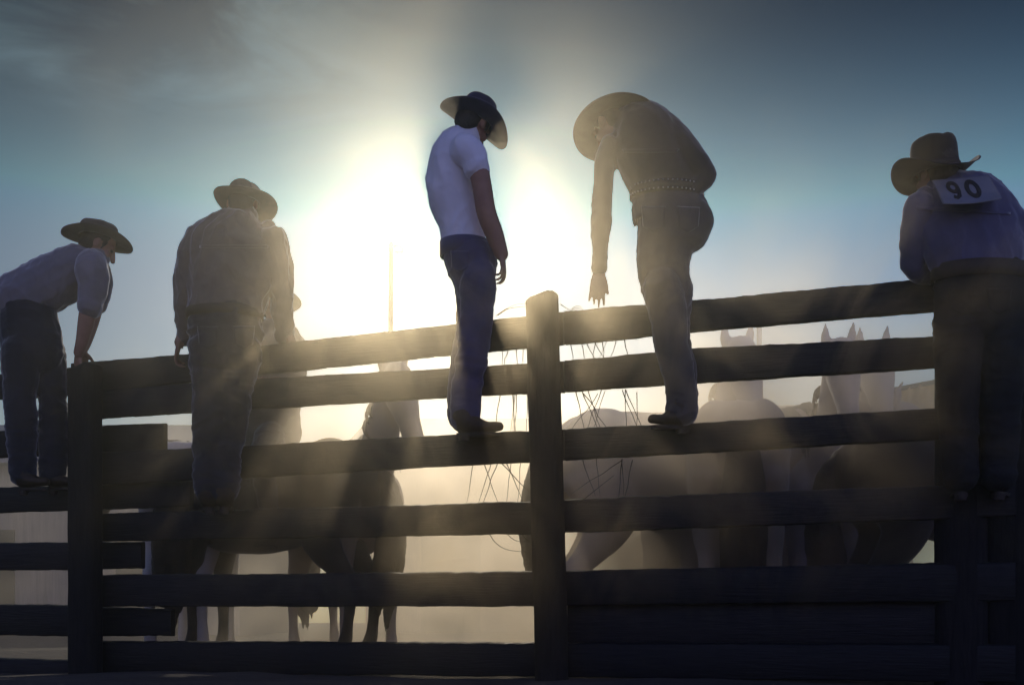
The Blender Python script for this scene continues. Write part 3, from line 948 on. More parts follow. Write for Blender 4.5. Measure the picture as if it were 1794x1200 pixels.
# 5: man with a numbered bib at far right
def bibman():
    r, px, org = person(zf(1690) - 0.12, (1715, 850, 0), 'man in blue shirt and tall dark hat with a white number bib on his back',
        shirt=[[(1715, 480, 0, 76, 44), (1708, 442, 0, 84, 46), (1698, 400, 0, 88, 48), (1686, 368, 0, 84, 46), (1672, 345, 0, 64, 40), (1655, 328, .03, 34, 30)]],
        sleeves=[[(1614, 362, 0, 27, 28), (1603, 400, .02, 23, 24), (1600, 445, .06, 22, 22), (1604, 472, .10, 20, 18), (1640, 482, .16, 16, 15), (1668, 484, .18, 13, 12)],
                 [(1752, 372, 0, 30, 30), (1782, 415, .02, 25, 24), (1800, 455, .05, 23, 22), (1790, 476, .10, 20, 18), (1758, 482, .16, 14, 14)]],
        trousers=[[(1715, 470, 0, 76, 44), (1718, 512, 0, 80, 48), (1716, 560, 0, 76, 46)],
                  [(1680, 550, 0, 41, 40), (1678, 660, -.02, 36, 34), (1680, 750, -.01, 32, 30), (1682, 835, -.01, 29, 27)],
                  [(1752, 550, 0, 42, 40), (1754, 660, -.02, 36, 34), (1752, 750, -.01, 32, 30), (1750, 835, -.01, 29, 27)]],
        skin=[[(1664, 484, .18, 11, 11), (1680, 486, .18, 10, 10)], [(1762, 482, .16, 11, 11), (1748, 484, .17, 10, 10)],
              [(1655, 340, .02, 22, 20), (1643, 318, .03, 20, 20)]],
        hd=((1640, 306, .03), (-0.25, 0.95, -0.12), (-0.08, 0.05, 1.0)),
        hands=[((1680, 486, .18), (.9, .2, -.3), (0, -.2, 1), (0, 1, .2), {'curl': 30}),
               ((1748, 484, .17), (-.9, .2, -.3), (0, -.2, 1), (0, 1, .2), {'curl': 30})],
        boots=[[(1682, 815, -.01, 25, 25), (1682, 838, -.01, 25, 26), (1678, 846, .03, 16, 12), (1676, 847, .12, 12, 9)],
               [(1750, 815, -.01, 25, 25), (1750, 838, -.01, 25, 26), (1754, 846, .03, 16, 12), (1756, 847, .12, 12, 9)]],
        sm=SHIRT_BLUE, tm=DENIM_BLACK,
        patches=[('shirt', [(1606, 362), (1770, 372), (1770, 377), (1606, 367)], 'yoke_seam'), ('trousers', [(1662, 505), (1706, 505), (1704, 552), (1666, 552)], 'back_pocket'),
                 ('trousers', [(1728, 505), (1772, 505), (1768, 552), (1732, 552)], 'back_pocket')],
        beltargs=dict(c=(1716, 480, 0), rs=78, rd=46, h=14, m=BAND),
        hatargs=dict(c=(1640, 307, 0.03), up=(-0.10, 0.02, 1.0), fr=(-0.15, 0.98, 0.05), a1=0.20, b1=0.218, a0=0.112, b0=0.107, hc=0.165, curl=0.068,
                     front=-0.02, back=-0.03, crease=0.012, m=FELT_DARK, taper=0.93, power=2.4), seed=5)
    # bib: a curled cloth panel across the upper back, with the figures 9 and 0
    nx, ny = 26, 14
    c00, c10, c01, c11 = (1632, 316), (1732, 307), (1652, 357), (1756, 348)
    g = MB()
    def bp(u, v, lift=0.0):
        x = (c00[0] * (1 - u) + c10[0] * u) * (1 - v) + (c01[0] * (1 - u) + c11[0] * u) * v
        y = (c00[1] * (1 - u) + c10[1] * u) * (1 - v) + (c01[1] * (1 - u) + c11[1] * u) * v
        dz = -0.118 - 0.045 * v - 0.02 * math.sin(math.pi * u) + 0.03 * (1 - v) - 0.02 * v * v
        dz -= 0.010 * math.sin(u * 9) * v + (0.05 * (v - 0.72) / 0.28 if v > 0.72 else 0)
        y += 3.5 * math.sin(u * math.pi) * v
        return px.p(x, y, dz - lift)
    for j in range(ny + 1):
        for i in range(nx + 1):
            g.v.append(bp(i / nx, j / ny))
    for j in range(ny):
        for i in range(nx):
            a = j * (nx + 1) + i
            g.f.append((a, a + 1, a + nx + 2, a + nx + 1))
    me = g.mesh('number_bib', org); smooth(me)
    b = link('number_bib', me, BIBM, r)
    so = b.modifiers.new('t', 'SOLIDIFY'); so.thickness = 0.003
    def digit(path_list, name):
        d = MB()
        for path, w in path_list:
            n = len(path)
            base = len(d.v)
            for i, (u, v) in enumerate(path):
                a = path[max(i - 1, 0)]; c = path[min(i + 1, n - 1)]
                tx, ty = (c[0] - a[0]) * 2.2, c[1] - a[1]
                l = math.hypot(tx, ty) or 1
                ox, oy = -ty / l * w / 2.2, tx / l * w
                d.v.append(bp(u + ox, v + oy, 0.004)); d.v.append(bp(u - ox, v - oy, 0.004))
            for i in range(n - 1):
                d.f.append((base + 2 * i, base + 2 * i + 1, base + 2 * i + 3, base + 2 * i + 2))
        me = d.mesh(name, org)
        o = link(name, me, INK, b)
        so = o.modifiers.new('t', 'SOLIDIFY'); so.thickness = 0.0012
    def ell(cx, cy, rx, ry, a0, a1, n=22):
        return [(cx + rx * math.cos(a0 + (a1 - a0) * i / n), cy + ry * math.sin(a0 + (a1 - a0) * i / n)) for i in range(n + 1)]
    t = 2 * math.pi
    digit([(ell(0.30, 0.34, 0.075, 0.17, 0, t), 0.07), ([(0.375, 0.34), (0.375, 0.5), (0.35, 0.68), (0.30, 0.75), (0.25, 0.70)], 0.07)], 'digit')
    digit([(ell(0.62, 0.46, 0.09, 0.28, 0, t), 0.08)], 'digit')
    return r
bibman()

# 6: rider-side man beyond the fence, nearly hidden behind the broad man
def hidden():
    z0 = 7.92
    return person(z0, (478, 960, 0), 'rider on the black horse, hidden behind the broad man but for a pale hat brim',
        shirt=[[(474, 720, 0, 52, 34), (474, 680, 0, 54, 35), (474, 640, 0, 58, 37), (475, 600, 0, 56, 34), (477, 582, 0, 26, 24)]],
        sleeves=[[(435, 606, 0, 22, 22), (424, 650, -.02, 19, 19), (432, 695, -.06, 16, 16), (448, 680, -.15, 13, 13)],
                 [(514, 606, 0, 22, 22), (518, 650, -.02, 18, 19), (512, 695, -.06, 16, 16), (505, 680, -.15, 13, 13)]],
        trousers=[[(474, 715, 0, 50, 34), (474, 760, 0, 54, 38)],
                  [(472, 768, -.14, 26, 26), (462, 822, -.36, 20, 20), (470, 880, -.40, 16, 16), (476, 932, -.40, 14, 14)],
                  [(476, 768, .14, 26, 26), (466, 822, .36, 20, 20), (474, 880, .40, 16, 16), (480, 932, .40, 14, 14)]],
        skin=[[(448, 680, -.15, 9, 9), (456, 672, -.18, 9, 8)], [(505, 680, -.15, 9, 9), (498, 672, -.18, 9, 8)], [(477, 590, 0, 17, 16), (478, 566, 0, 15, 15)]],
        hd=((478, 534, 0), (0.5, -0.85, -0.1), (0.05, 0, 1)),
        hands=[((456, 672, -.18), (.6, -.7, .2), (0, .2, 1), (0, -1, .2), {'curl': 40}), ((498, 672, -.18), (-.6, -.7, .2), (0, .2, 1), (0, -1, .2), {'curl': 40})],
        boots=[[(476, 915, -.40, 13, 13), (476, 940, -.40, 13, 13), (460, 946, -.40, 8, 10), (446, 944, -.40, 6, 8)],
               [(480, 915, .40, 13, 13), (480, 940, .40, 13, 13), (464, 946, .40, 8, 10), (450, 944, .40, 6, 8)]],
        sm=SHIRT_TAN, tm=DENIM,
        hatargs=dict(c=(478, 515, 0), up=(0.16, 0.38, 1), fr=(0.75, -0.66, 0), a1=0.21, b1=0.205, hc=0.10, curl=-0.01, front=-0.05, back=-0.03, m=STRAW), seed=6)
hidden()

# ------------------------------------------------------------------ horses
def horse_meshes(low=False):
    """a standing horse, head towards +x; body one continuous mesh, mane and tail of hair"""
    Y = (0, 1, 0)
    b = MB()
    b.tube([(0.64, 0, 1.14), (0.50, 0, 1.14), (0.28, 0, 1.13), (-0.05, 0, 1.13), (-0.40, 0, 1.18), (-0.68, 0, 1.23), (-0.82, 0, 1.20)],
           [0.20, 0.30, 0.36, 0.37, 0.335, 0.27, 0.18], [0.13, 0.21, 0.26, 0.295, 0.275, 0.235, 0.14], hint=Y, sub=6, seg=22)
    b.tube([(0.42, 0, 1.42), (0.20, 0, 1.40), (-0.05, 0, 1.36)], [0.12, 0.12, 0.10], [0.07, 0.09, 0.10], hint=Y)
    for q in (-1, 1):
        b.blob((-0.60, q * 0.12, 1.24), 0.28, 0.17, 0.27)
        b.blob((0.45, q * 0.14, 1.10), 0.20, 0.12, 0.27)
    if not low:
        neck = [(0.42, 0, 1.22), (0.60, 0, 1.42), (0.78, 0, 1.66), (0.90, 0, 1.86), (0.96, 0, 1.95)]
        hd = [(0.93, 0, 1.95), (1.02, 0, 1.89), (1.12, 0, 1.76), (1.23, 0, 1.59), (1.32, 0, 1.46), (1.36, 0, 1.40)]
        ears = ((0.92, 2.00), (0.93, 2.06), (0.965, 2.15))
        eye = (1.05, 0.095, 1.86)
    else:
        neck = [(0.42, 0, 1.22), (0.66, 0, 1.34), (0.90, 0, 1.42), (1.10, 0, 1.47), (1.20, 0, 1.48)]
        hd = [(1.18, 0, 1.50), (1.27, 0, 1.44), (1.36, 0, 1.31), (1.46, 0, 1.13), (1.53, 0, 0.99), (1.56, 0, 0.93)]
        ears = ((1.17, 1.55), (1.18, 1.61), (1.22, 1.70))
        eye = (1.30, 0.095, 1.41)
    b.tube(neck, [0.27, 0.22, 0.165, 0.135, 0.12], [0.16, 0.125, 0.10, 0.085, 0.08], hint=Y, sub=6, seg=20)
    b.tube(hd, [0.115, 0.145, 0.135, 0.098, 0.080, 0.062], [0.085, 0.105, 0.092, 0.062, 0.058, 0.052], hint=Y, sub=5, seg=18)
    for q in (-1, 1):
        e0, e1, e2 = ears
        b.tube([(e0[0], q * 0.065, e0[1]), (e1[0], q * 0.08, e1[1]), (e2[0], q * 0.085, e2[1])], [0.034, 0.036, 0.008], [0.030, 0.028, 0.008], hint=Y, sub=4, seg=12)
        b.blob((eye[0], q * 0.088, eye[2]), 0.035, 0.022, 0.028)
        b.tube([(0.44, q * 0.17, 1.06), (0.46, q * 0.175, 0.86), (0.47, q * 0.175, 0.66), (0.475, q * 0.175, 0.50), (0.465, q * 0.175, 0.40), (0.465, q * 0.175, 0.24), (0.475, q * 0.175, 0.15), (0.51, q * 0.175, 0.08), (0.53, q * 0.175, 0.03)],
               [0.16, 0.115, 0.075, 0.062, 0.045, 0.038, 0.048, 0.046, 0.066], [0.11, 0.085, 0.062, 0.055, 0.040, 0.034, 0.042, 0.044, 0.062], hint=Y, sub=4, seg=14)
        b.tube([(-0.62, q * 0.15, 1.12), (-0.56, q * 0.165, 0.95), (-0.58, q * 0.17, 0.80), (-0.70, q * 0.17, 0.64), (-0.79, q * 0.17, 0.53), (-0.785, q * 0.17, 0.40), (-0.765, q * 0.17, 0.25), (-0.745, q * 0.17, 0.15), (-0.70, q * 0.17, 0.08), (-0.675, q * 0.17, 0.03)],
               [0.24, 0.19, 0.135, 0.085, 0.068, 0.046, 0.040, 0.050, 0.048, 0.066], [0.13, 0.115, 0.09, 0.062, 0.052, 0.038, 0.035, 0.043, 0.045, 0.062], hint=Y, sub=4, seg=14)
    body = remesh(b, 'horse', 0.017, (0, 0, 0), 5, (0.006, 5, 4))
    m = MB()
    rnd = random.Random(3)
    for i in range(46):
        t = i / 45.0
        k = t * (len(neck) - 1); j = min(int(k), len(neck) - 2); f = k - j
        c = Vector(neck[j]) * (1 - f) + Vector(neck[j + 1]) * f
        tan = (Vector(neck[j + 1]) - Vector(neck[j])).normalized()
        n = Vector((-tan.z, 0, tan.x))
        r = np.interp(t, [0, .25, .5, .75, 1], [0.27, 0.22, 0.165, 0.135, 0.12])
        p = c + n * (r - 0.01)
        q = 1 if rnd.random() < 0.8 else -1
        w = np.interp(t, [0, 1], [0.14, 0.08])
        l = rnd.uniform(0.16, 0.30)
        m.tube([p - n * 0.02, p + n * 0.02 + Vector((0, q * 0.03, 0)), p - n * l * 0.4 + Vector((rnd.uniform(-.03, .03), q * (w + 0.01), 0)), p - n * l + Vector((rnd.uniform(-.05, .05), q * (w + 0.02), -0.04))],
               [0.022, 0.03, 0.022, 0.006], [0.014, 0.016, 0.012, 0.004], hint=(0, 1, 0), seg=7, sub=3)
    mane = remesh(m, 'mane', 0.012, (0, 0, 0), 1, (0.006, 30, 2))
    t = MB()
    for i in range(14):
        a = rnd.uniform(-1, 1); c = rnd.uniform(-1, 1)
        t.tube([(-0.86, a * 0.02, 1.33), (-0.98, a * 0.05, 1.18), (-1.0 + c * 0.04, a * 0.09, 0.85), (-0.96 + c * 0.05, a * 0.09, 0.55 + rnd.uniform(-0.1, 0.1)), (-0.94 + c * 0.05, a * 0.06, 0.32 + rnd.uniform(-.1, .1))],
               [0.03, 0.045, 0.05, 0.04, 0.008], [0.03, 0.04, 0.045, 0.035, 0.008], hint=Y, seg=8, sub=4)
    tail = remesh(t, 'tail', 0.014, (0, 0, 0), 2, (0.008, 26, 6))
    for me_ in (mane, tail):
        me_.materials.append(MANE)
    return body, mane, tail

HM = {False: horse_meshes(False), True: horse_meshes(True)}
def horse(coat_m, label, px, z, yaw, s, low=False, at='head'):
    """at: the named end of the horse stands at column px, depth z"""
    body, mane, tail = HM[low]
    a = R(yaw)
    d = Vector((math.cos(a), math.sin(a), 0))
    off = {'head': 0.95 * s, 'rump': -0.95 * s, 'mid': 0.0}[at]
    p = W(px, HY, z) - d * off; p.z = 0.0
    me = body.copy()
    o = link('horse', me, coat_m)
    o.location = p; o.rotation_euler = (0, 0, a); o.scale = (s, s, s)
    for n, m in (('mane', mane), ('tail', tail)):
        c = bpy.data.objects.new(n, m); C.objects.link(c); c.parent = o
    tag(o, label, 'horse', 'horses penned behind the fence')
    return o

horse(DUN, 'pale dun horse with raised head just left of the T-shirted man', 690, 7.5, -62, 0.97)
horse(GREYC, 'pale grey horse facing out with both ears up, right of the bending man', 1293, 7.25, -84, 1.02)
horse(ROAN, 'dusky grey horse with two pointed ears up between rails, left of the bib man', 1470, 6.95, -96, 0.98)
horse(ROAN, 'dusky grey horse behind the two-eared one, a single ear tip showing', 1530, 7.7, -97, 1.06)
horse(DUN, 'dun horse turned away with broad rounded rump in the third gap, right bay', 1300, 6.55, 82, 1.08, at='rump', low=True)
horse(DUN, 'dun horse standing sideways with its back behind the bending man\'s feet', 1225, 7.7, 4, 1.12, at='mid', low=True)
horse(GREYC, 'grey horse turned away, rump beside the left post', 300, 7.75, 96, 1.04, at='rump', low=True)
horse(BLACKC, 'black horse under the hidden rider, behind the broad man\'s legs', 462, 7.95, 158, 1.0, at='mid', low=True)  # added horse; its black coat stands in for shade in the gaps
horse(BLACKC, 'black horse added sideways to darken the gaps behind the right post', 1720, 6.4, 5, 0.92, at='mid', low=True)  # added dark horse, put in to black out the right-hand gaps

# ------------------------------------------------------------------ behind the horses
PAINT = mat_noise('green_paint', (0.05, 0.06, 0.035), (0.08, 0.09, 0.055), 8, 0.6, 0.1, 40)
def light_pole():
    z = 16.0
    o = W(684, HY, z); o.z = 0
    r = empty('light_pole', o)
    tag(r, 'slim steel light pole standing in the glare left of the T-shirted man', 'pole')
    h = W(685, 428, z).z
    mb = MB().tube([(0, 0, -0.2), (0, 0, h * 0.45), (0.005, 0, h * 0.75), (0.01, 0, h)], [0.042, 0.040, 0.036, 0.030], hint=(0, 1, 0), sub=3, seg=18)
    me = mb.mesh('pole'); smooth(me); link('pole', me, PAINT, r)
    mb = MB().tube([(0, 0, -0.05), (0, 0, 0.06)], [0.10, 0.09], hint=(0, 1, 0), seg=18); me = mb.mesh('base'); smooth(me); link('base', me, METAL, r)
    mb = MB().tube([(0.01, 0, h - 0.06), (0.07, -0.02, h - 0.03), (0.14, -0.05, h - 0.05)], 0.018, hint=(0, 1, 0), seg=12); me = mb.mesh('bracket'); smooth(me); link('bracket', me, METAL, r)
    mb = MB().box((0.07, -0.13, h - 0.16), (0.19, -0.04, h - 0.06)); me = mb.mesh('lamp_head')
    bm = bmesh.new(); bm.from_mesh(me); bmesh.ops.bevel(bm, geom=bm.edges[:], offset=0.02, segments=3, affect='EDGES'); bm.to_mesh(me); bm.free()
    link('lamp_head', me, METAL, r)
light_pole()

def thin_pole():
    z = 12.0
    o = W(1330, HY, z); o.z = 0
    r = empty('steel_post', o)
    tag(r, 'thin grey steel post beside the pale grey horse ears', 'post')
    h = W(1330, 540, z).z
    mb = MB().tube([(0, 0, -0.2), (0, 0, h)], 0.028, hint=(0, 1, 0), seg=14); me = mb.mesh('shaft'); smooth(me); link('shaft', me, METAL, r)
    mb = MB().tube([(0, 0, h - 0.01), (0, 0, h + 0.02)], [0.034, 0.03], hint=(0, 1, 0), seg=14); me = mb.mesh('cap'); smooth(me); link('cap', me, METAL, r)
thin_pole()

BARNWALL = mat_noise('barn_boards', (0.22, 0.17, 0.12), (0.34, 0.27, 0.2), 2.0, 0.9, 0.5, 5.0, (6, 6, 0.5), bdist=0.02)
ROOFM = mat_noise('roof_iron', (0.20, 0.18, 0.16), (0.30, 0.28, 0.25), 1.5, 0.6, 0.6, 8, (8, 1, 1), bdist=0.02)
DARKIN = mat_noise('painted_opening_shade', (0.02, 0.018, 0.015), (0.03, 0.028, 0.024), 2, 0.95, 0.0)  # flat dark colour stands in for shade inside the stall openings
def barn(pxa, pxb, py, z, dep, label, gable=1.2):
    a, b = W(pxa, py, z), W(pxb, py, z)
    w = b.x - a.x; h = a.z
    r = empty('barn', ((a.x + b.x) / 2, z, 0))
    tag(r, label, 'barn', 'sheds beyond the corral')
    e = h - gable
    mb = MB()
    mb.box((-w / 2, 0, -0.2), (w / 2, dep, e))
    link('wall', mb.mesh('wall'), BARNWALL, r)
    mb = MB()
    ov = 0.35
    y0, y1 = -ov, dep + ov
    for sgn in (0, 1):
        pass
    ridge = h
    pts = [(-w / 2 - ov, y0, e), (w / 2 + ov, y0, e), (w / 2 + ov, dep / 2, ridge), (-w / 2 - ov, dep / 2, ridge), (w / 2 + ov, y1, e), (-w / 2 - ov, y1, e)]
    mb.v = [Vector(p) + Vector((0, 0, 0.003)) for p in pts] + [Vector(p) + Vector((0, 0, 0.09)) for p in pts]
    mb.f = [(0, 3, 2, 1), (3, 5, 4, 2), (6, 7, 8, 9), (9, 8, 10, 11), (0, 1, 7, 6), (5, 11, 10, 4), (0, 6, 9, 3), (3, 9, 11, 5), (1, 2, 8, 7), (2, 4, 10, 8)]
    link('roof', mb.mesh('roof'), ROOFM, r)
    n = max(1, int(w / 3.2))
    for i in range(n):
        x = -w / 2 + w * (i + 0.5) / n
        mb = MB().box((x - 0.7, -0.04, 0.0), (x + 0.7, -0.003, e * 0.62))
        link('stall_shade_panel', mb.mesh('stall_shade_panel'), DARKIN, r)
barn(640, 940, 694, 27.0, 7.0, 'long low shed roof seen through the rails left of the centre post')
barn(-190, 420, 706, 22.0, 6.0, 'low dark shed added to block the bright horizon behind the left end of the fence')  # shed added to block the bright horizon in the left gaps
barn(1330, 1600, 672, 25.0, 6.0, 'taller shed in the dust behind the dusky horses at right')

# pale sheet lit through from behind, hung at the right
def sheet():
    m, t, b = mat_base('sunlit_canvas')
    n = t.nodes.new('ShaderNodeTexNoise'); n.inputs['Scale'].default_value = 7.0; n.inputs['Detail'].default_value = 5
    cr = t.nodes.new('ShaderNodeValToRGB')
    cr.color_ramp.elements[0].color = (0.50, 0.40, 0.22, 1); cr.color_ramp.elements[0].position = 0.3
    cr.color_ramp.elements[1].color = (0.80, 0.68, 0.42, 1); cr.color_ramp.elements[1].position = 0.7
    tr = t.nodes.new('ShaderNodeBsdfTranslucent')
    mix = t.nodes.new('ShaderNodeMixShader'); mix.inputs[0].default_value = 0.6
    t.links.new(n.outputs['Fac'], cr.inputs['Fac'])
    t.links.new(cr.outputs['Color'], tr.inputs['Color']); t.links.new(cr.outputs['Color'], b.inputs['Base Color'])
    t.links.new(b.outputs[0], mix.inputs[1]); t.links.new(tr.outputs[0], mix.inputs[2])
    t.links.new(mix.outputs[0], t.nodes['Material Output'].inputs['Surface'])
    b.inputs['Roughness'].default_value = 0.9
    z = 9.6
    o = W(1640, HY, z); o.z = 0
    r = empty('canvas_sheet', o)
    tag(r, 'pale yellow quilted canvas sheet glowing behind the right end of the fence', 'canvas')
    mb = MB()
    nx, ny = 70, 50
    for j in range(ny + 1):
        for i in range(nx + 1):
            px_ = 1560 + 170 * i / nx
            top = 684 - 16 * (px_ - 1560) / 80
            py_ = top + (900 - top) * j / ny
            p = W(px_, py_, z) - o
            q = 0.05 * abs(math.sin(i * 0.45 + 0.4 * math.sin(j * 0.3))) * (0.6 + 0.4 * math.sin(j * 0.5)) + 0.03 * noise.noise(Vector((i * 0.2, j * 0.2, 3)))
            mb.v.append(p + Vector((0, q, 0)))
    for j in range(ny):
        for i in range(nx):
            a = j * (nx + 1) + i
            mb.f.append((a, a + 1, a + nx + 2, a + nx + 1))
    me = mb.mesh('sheet'); smooth(me)
    c = link('sheet', me, m, r)
    so = c.modifiers.new('t', 'SOLIDIFY'); so.thickness = 0.004
    for px_ in (1556, 1734):
        p = W(px_, 672, z) - o
        mb = MB().tube([(p.x, 0.05, -0.2), (p.x, 0.05, p.z)], 0.035, hint=(0, 1, 0), seg=12)
        me = mb.mesh('pole'); smooth(me); link('pole', me, POSTWOOD, r)
    a, b_ = W(1556, 684, z) - o, W(1734, 650, z) - o
    mb = MB().tube([(a.x, 0.02, a.z), (b_.x, 0.02, b_.z)], 0.02, hint=(0, 1, 0), seg=10)
    me = mb.mesh('top_bar'); smooth(me); link('top_bar', me, POSTWOOD, r)
sheet()

# ------------------------------------------------------------------ dry grass caught on the rails
def tuft(strands, label, seed, off=0.09):
    rnd = random.Random(seed)
    mb = MB()
    base = None
    for st in strands:
        pts = []
        for i, (x, y) in enumerate(st):
            p = fl(x, y, off + 0.03 * math.sin(seed + st[0][0]))
            pts.append(FORG + FT * p.x - FN * p.y + Vector((0, 0, p.z)))
        if base is None: base = pts[0].copy()
        n = len(pts)
        rr = rnd.uniform(0.0020, 0.0034)
        mb.tube(pts, [rr * (1 - 0.6 * i / max(1, n - 1)) for i in range(n)], hint=(0, 1, 0), seg=6, sub=5)
    me = mb.mesh('dry_grass_tuft', base); smooth(me)
    o = link('dry_grass_tuft', me, GRASS); o.location = base
    tag(o, label, 'dry grass', 'dry grass caught on the rails')
def sway(rnd, x0, y0, x1, y1, amp=5):
    n = 5
    return [(x0 + (x1 - x0) * i / n + rnd.uniform(-amp, amp) * (i not in (0, n)), y0 + (y1 - y0) * i / n) for i in range(n + 1)]
rg = random.Random(11)
def bunch(xs, y0, y1, spread):
    out = []
    for x in xs:
        out.append(sway(rg, x, y0 + rg.uniform(-4, 4), x + rg.uniform(-spread, spread), y1 + rg.uniform(-8, 8), 1.2))
    return out
tuft(bunch([868, 880, 897, 906, 912, 921, 927], 596, 640, 14), 'dark stalks in the top gap just left of the centre post', 1)
tuft(bunch([876, 888, 893, 897, 901, 912, 920], 640, 770, 22), 'stalks hanging in the second gap left of the centre post', 2)
tuft(bunch([824, 838, 856, 868, 872, 884, 905], 800, 884, 34) + [sway(rg, 860, 800, 930, 872, 3), sway(rg, 930, 806, 915, 826, 2)], 'fan of stalks in the third gap left of the centre post', 3)
tuft([[(850, 934), (862, 950), (885, 962), (936, 966)], [(880, 932), (900, 946), (935, 946)], [(905, 930), (918, 944), (936, 952)]], 'curled stalks in the fourth gap left of the centre post', 4)
tuft(bunch([990, 1008, 1015, 1030, 1042, 1050, 1063, 1080, 1085], 580, 632, 30), 'criss-cross stalks in the top gap right of the centre post', 5)
tuft(bunch([1000, 1012, 1020, 1045, 1052, 1084, 1088, 1092, 1108], 676, 752, 34) + [sway(rg, 1015, 684, 1060, 750, 3), sway(rg, 1040, 684, 992, 750, 3)], 'criss-cross stalks in the second gap right of the centre post', 6)
tuft(bunch([1012, 1040, 1082, 1084, 1104], 800, 870, 26) + [sway(rg, 1084, 804, 996, 862, 3)], 'thin stalks in the third gap right of the centre post', 7)
tuft([[(868, 552), (885, 540), (905, 532), (930, 531)], [(876, 554), (895, 543), (928, 539)]], 'thin stalk arching onto the centre post from the left', 8, 0.0)
tuft([[(982, 533), (992, 540), (1004, 545), (1014, 540)], [(1000, 541), (1006, 536), (1014, 535), (1020, 541)], [(1002, 542), (1010, 538), (1022, 543)]], 'small dry wisp lying on the top rail right of the centre post', 9, 0.03)
tuft([[(1012, 884), (1030, 872), (1050, 856), (1078, 834)]], 'single pale straw leaning against the fourth rail', 10, -0.01)

# ------------------------------------------------------------------ haze
def haze():
    mb = MB().box((-75, -12, -1.6), (75, 125, 5.8))
    me = mb.mesh('haze')
    m = bpy.data.materials.new('dust_haze'); m.use_nodes = True
    t = m.node_tree
    for n in list(t.nodes): t.nodes.remove(n)
    out = t.nodes.new('ShaderNodeOutputMaterial')
    v = t.nodes.new('ShaderNodeVolumePrincipled')
    v.inputs['Color'].default_value = (0.66, 0.88, 1.0, 1)
    v.inputs['Density'].default_value = HAZE_DENSITY
    v.inputs['Anisotropy'].default_value = HAZE_G
    t.links.new(v.outputs['Volume'], out.inputs['Volume'])
    o = link('haze', me, m)
    tag(o, 'sunlit dust hanging in the air over the corral', 'haze', kind='stuff')
haze()

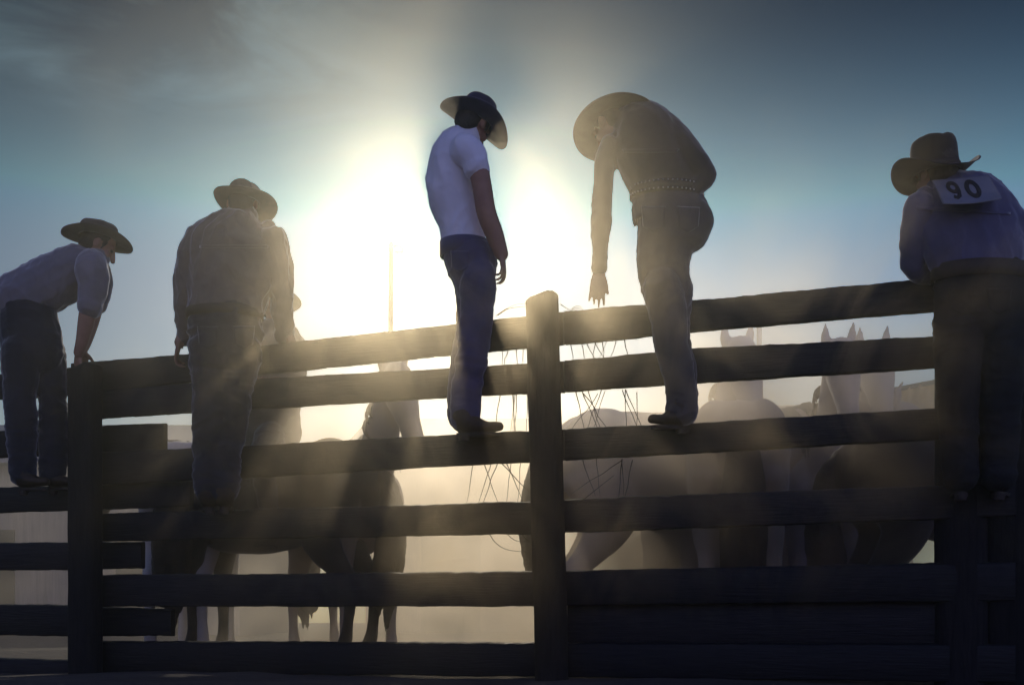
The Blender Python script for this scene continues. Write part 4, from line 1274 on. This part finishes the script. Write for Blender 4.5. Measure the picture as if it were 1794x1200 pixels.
def dust():
    """drifting dust: thick and low among the horses, thin wisps on the near side of the fence"""
    lo, hi = (-7.0, 0.35, -0.3), (7.0, 13.0, 3.9)
    me = MB().box(lo, hi).mesh('dust_cloud')
    m = bpy.data.materials.new('drifting_dust'); m.use_nodes = True
    t = m.node_tree
    for n in list(t.nodes): t.nodes.remove(n)
    l = t.links.new
    def N(kind, **kw):
        n = t.nodes.new(kind)
        for k, v in kw.items(): setattr(n, k, v)
        return n
    def ramp(src, a, b, c, d):
        r = N('ShaderNodeMapRange', interpolation_type='SMOOTHSTEP')
        for k, v in zip(('From Min', 'From Max', 'To Min', 'To Max'), (a, b, c, d)): r.inputs[k].default_value = v
        l(src, r.inputs['Value']); return r.outputs[0]
    def M(op, a, b):
        n = N('ShaderNodeMath', operation=op)
        for i, x in enumerate((a, b)):
            if hasattr(x, 'node'): l(x, n.inputs[i])
            else: n.inputs[i].default_value = x
        return n.outputs[0]
    tc = N('ShaderNodeTexCoord'); sp = N('ShaderNodeSeparateXYZ'); l(tc.outputs['Object'], sp.inputs[0])
    nz = N('ShaderNodeTexNoise'); nz.inputs['Scale'].default_value = 1.15; nz.inputs['Detail'].default_value = 5.0
    nz.inputs['Roughness'].default_value = 0.55; nz.inputs['Distortion'].default_value = 0.7
    l(tc.outputs['Object'], nz.inputs['Vector'])
    wisp = ramp(nz.outputs['Fac'], 0.42, 0.63, 0.12, 2.4)
    n2 = N('ShaderNodeTexNoise'); n2.inputs['Scale'].default_value = 1.7; n2.inputs['Detail'].default_value = 6.0
    n2.inputs['Roughness'].default_value = 0.6; n2.inputs['Distortion'].default_value = 1.1
    mp2 = N('ShaderNodeMapping'); mp2.inputs['Scale'].default_value = (1.0, 0.6, 0.75); mp2.inputs['Location'].default_value = (3.3, 1.7, 0.4)
    l(tc.outputs['Object'], mp2.inputs['Vector']); l(mp2.outputs['Vector'], n2.inputs['Vector'])
    puff = ramp(n2.outputs['Fac'], 0.47, 0.64, 0.0, 1.0)
    along = M('ADD', sp.outputs['Y'], M('MULTIPLY', sp.outputs['X'], 0.309))
    puff = M('MULTIPLY', M('MULTIPLY', puff, M('MULTIPLY', ramp(along, 4.6, 5.3, 0.0, 1.0), ramp(along, 6.0, 6.12, 1.0, 0.0))),
             M('MULTIPLY', M('MULTIPLY', ramp(sp.outputs['X'], -2.2, -1.3, 0.0, 1.0), ramp(sp.outputs['X'], 1.5, 2.4, 1.0, 0.0)),
               M('MULTIPLY', ramp(sp.outputs['Z'], 0.15, 0.7, 0.0, 1.0), ramp(sp.outputs['Z'], 1.5, 2.6, 1.0, 0.0))))
    front = M('MULTIPLY', M('MULTIPLY', ramp(sp.outputs['Z'], 1.3, 3.3, 1.0, 0.0), ramp(sp.outputs['Z'], 0.2, 1.3, 0.3, 1.0)), DUST_FRONT)
    front = M('MULTIPLY', M('MULTIPLY', front, ramp(sp.outputs['X'], -2.3, -1.2, 0.06, 1.0)), M('MULTIPLY', ramp(sp.outputs['X'], 0.22, 0.66, 1.0, 0.10), ramp(sp.outputs['Y'], 2.6, 4.2, 0.15, 1.0)))
    back = M('MULTIPLY', M('MULTIPLY', ramp(M('ADD', sp.outputs['Y'], M('MULTIPLY', sp.outputs['X'], 0.309)), 6.12, 6.5, 0.0, 1.0), ramp(sp.outputs['Z'], 1.1, 2.6, 1.0, 0.0)), DUST_BACK)
    back = M('MULTIPLY', back, M('MULTIPLY', M('MULTIPLY', ramp(sp.outputs['X'], -3.2, -1.3, 0.15, 1.0), ramp(sp.outputs['X'], 1.6, 3.0, 1.0, 0.3)), ramp(sp.outputs['X'], 0.1, 0.7, 0.8, 2.6)))
    den = M('MULTIPLY', front, wisp)
    dback = M('MULTIPLY', back, wisp)
    den = M('ADD', den, M('MULTIPLY', puff, DUST_PUFF))
    v = N('ShaderNodeVolumePrincipled')
    v.inputs['Color'].default_value = (1.0, 0.84, 0.58, 1)
    v.inputs['Anisotropy'].default_value = 0.885
    l(den, v.inputs['Density'])
    o_ = N('ShaderNodeOutputMaterial'); 
    vb = N('ShaderNodeVolumePrincipled')
    vb.inputs['Color'].default_value = (1.0, 0.90, 0.78, 1)
    vb.inputs['Anisotropy'].default_value = 0.74
    l(dback, vb.inputs['Density'])
    ad = N('ShaderNodeAddShader'); l(v.outputs['Volume'], ad.inputs[0]); l(vb.outputs['Volume'], ad.inputs[1])
    l(ad.outputs[0], o_.inputs['Volume'])
    o = link('dust_cloud', me, m)
    tag(o, 'wisps of dust kicked up by the horses around the fence', 'dust', kind='stuff')
DUST_FRONT, DUST_BACK, DUST_PUFF = 0.025, 0.31, 0.50
dust()
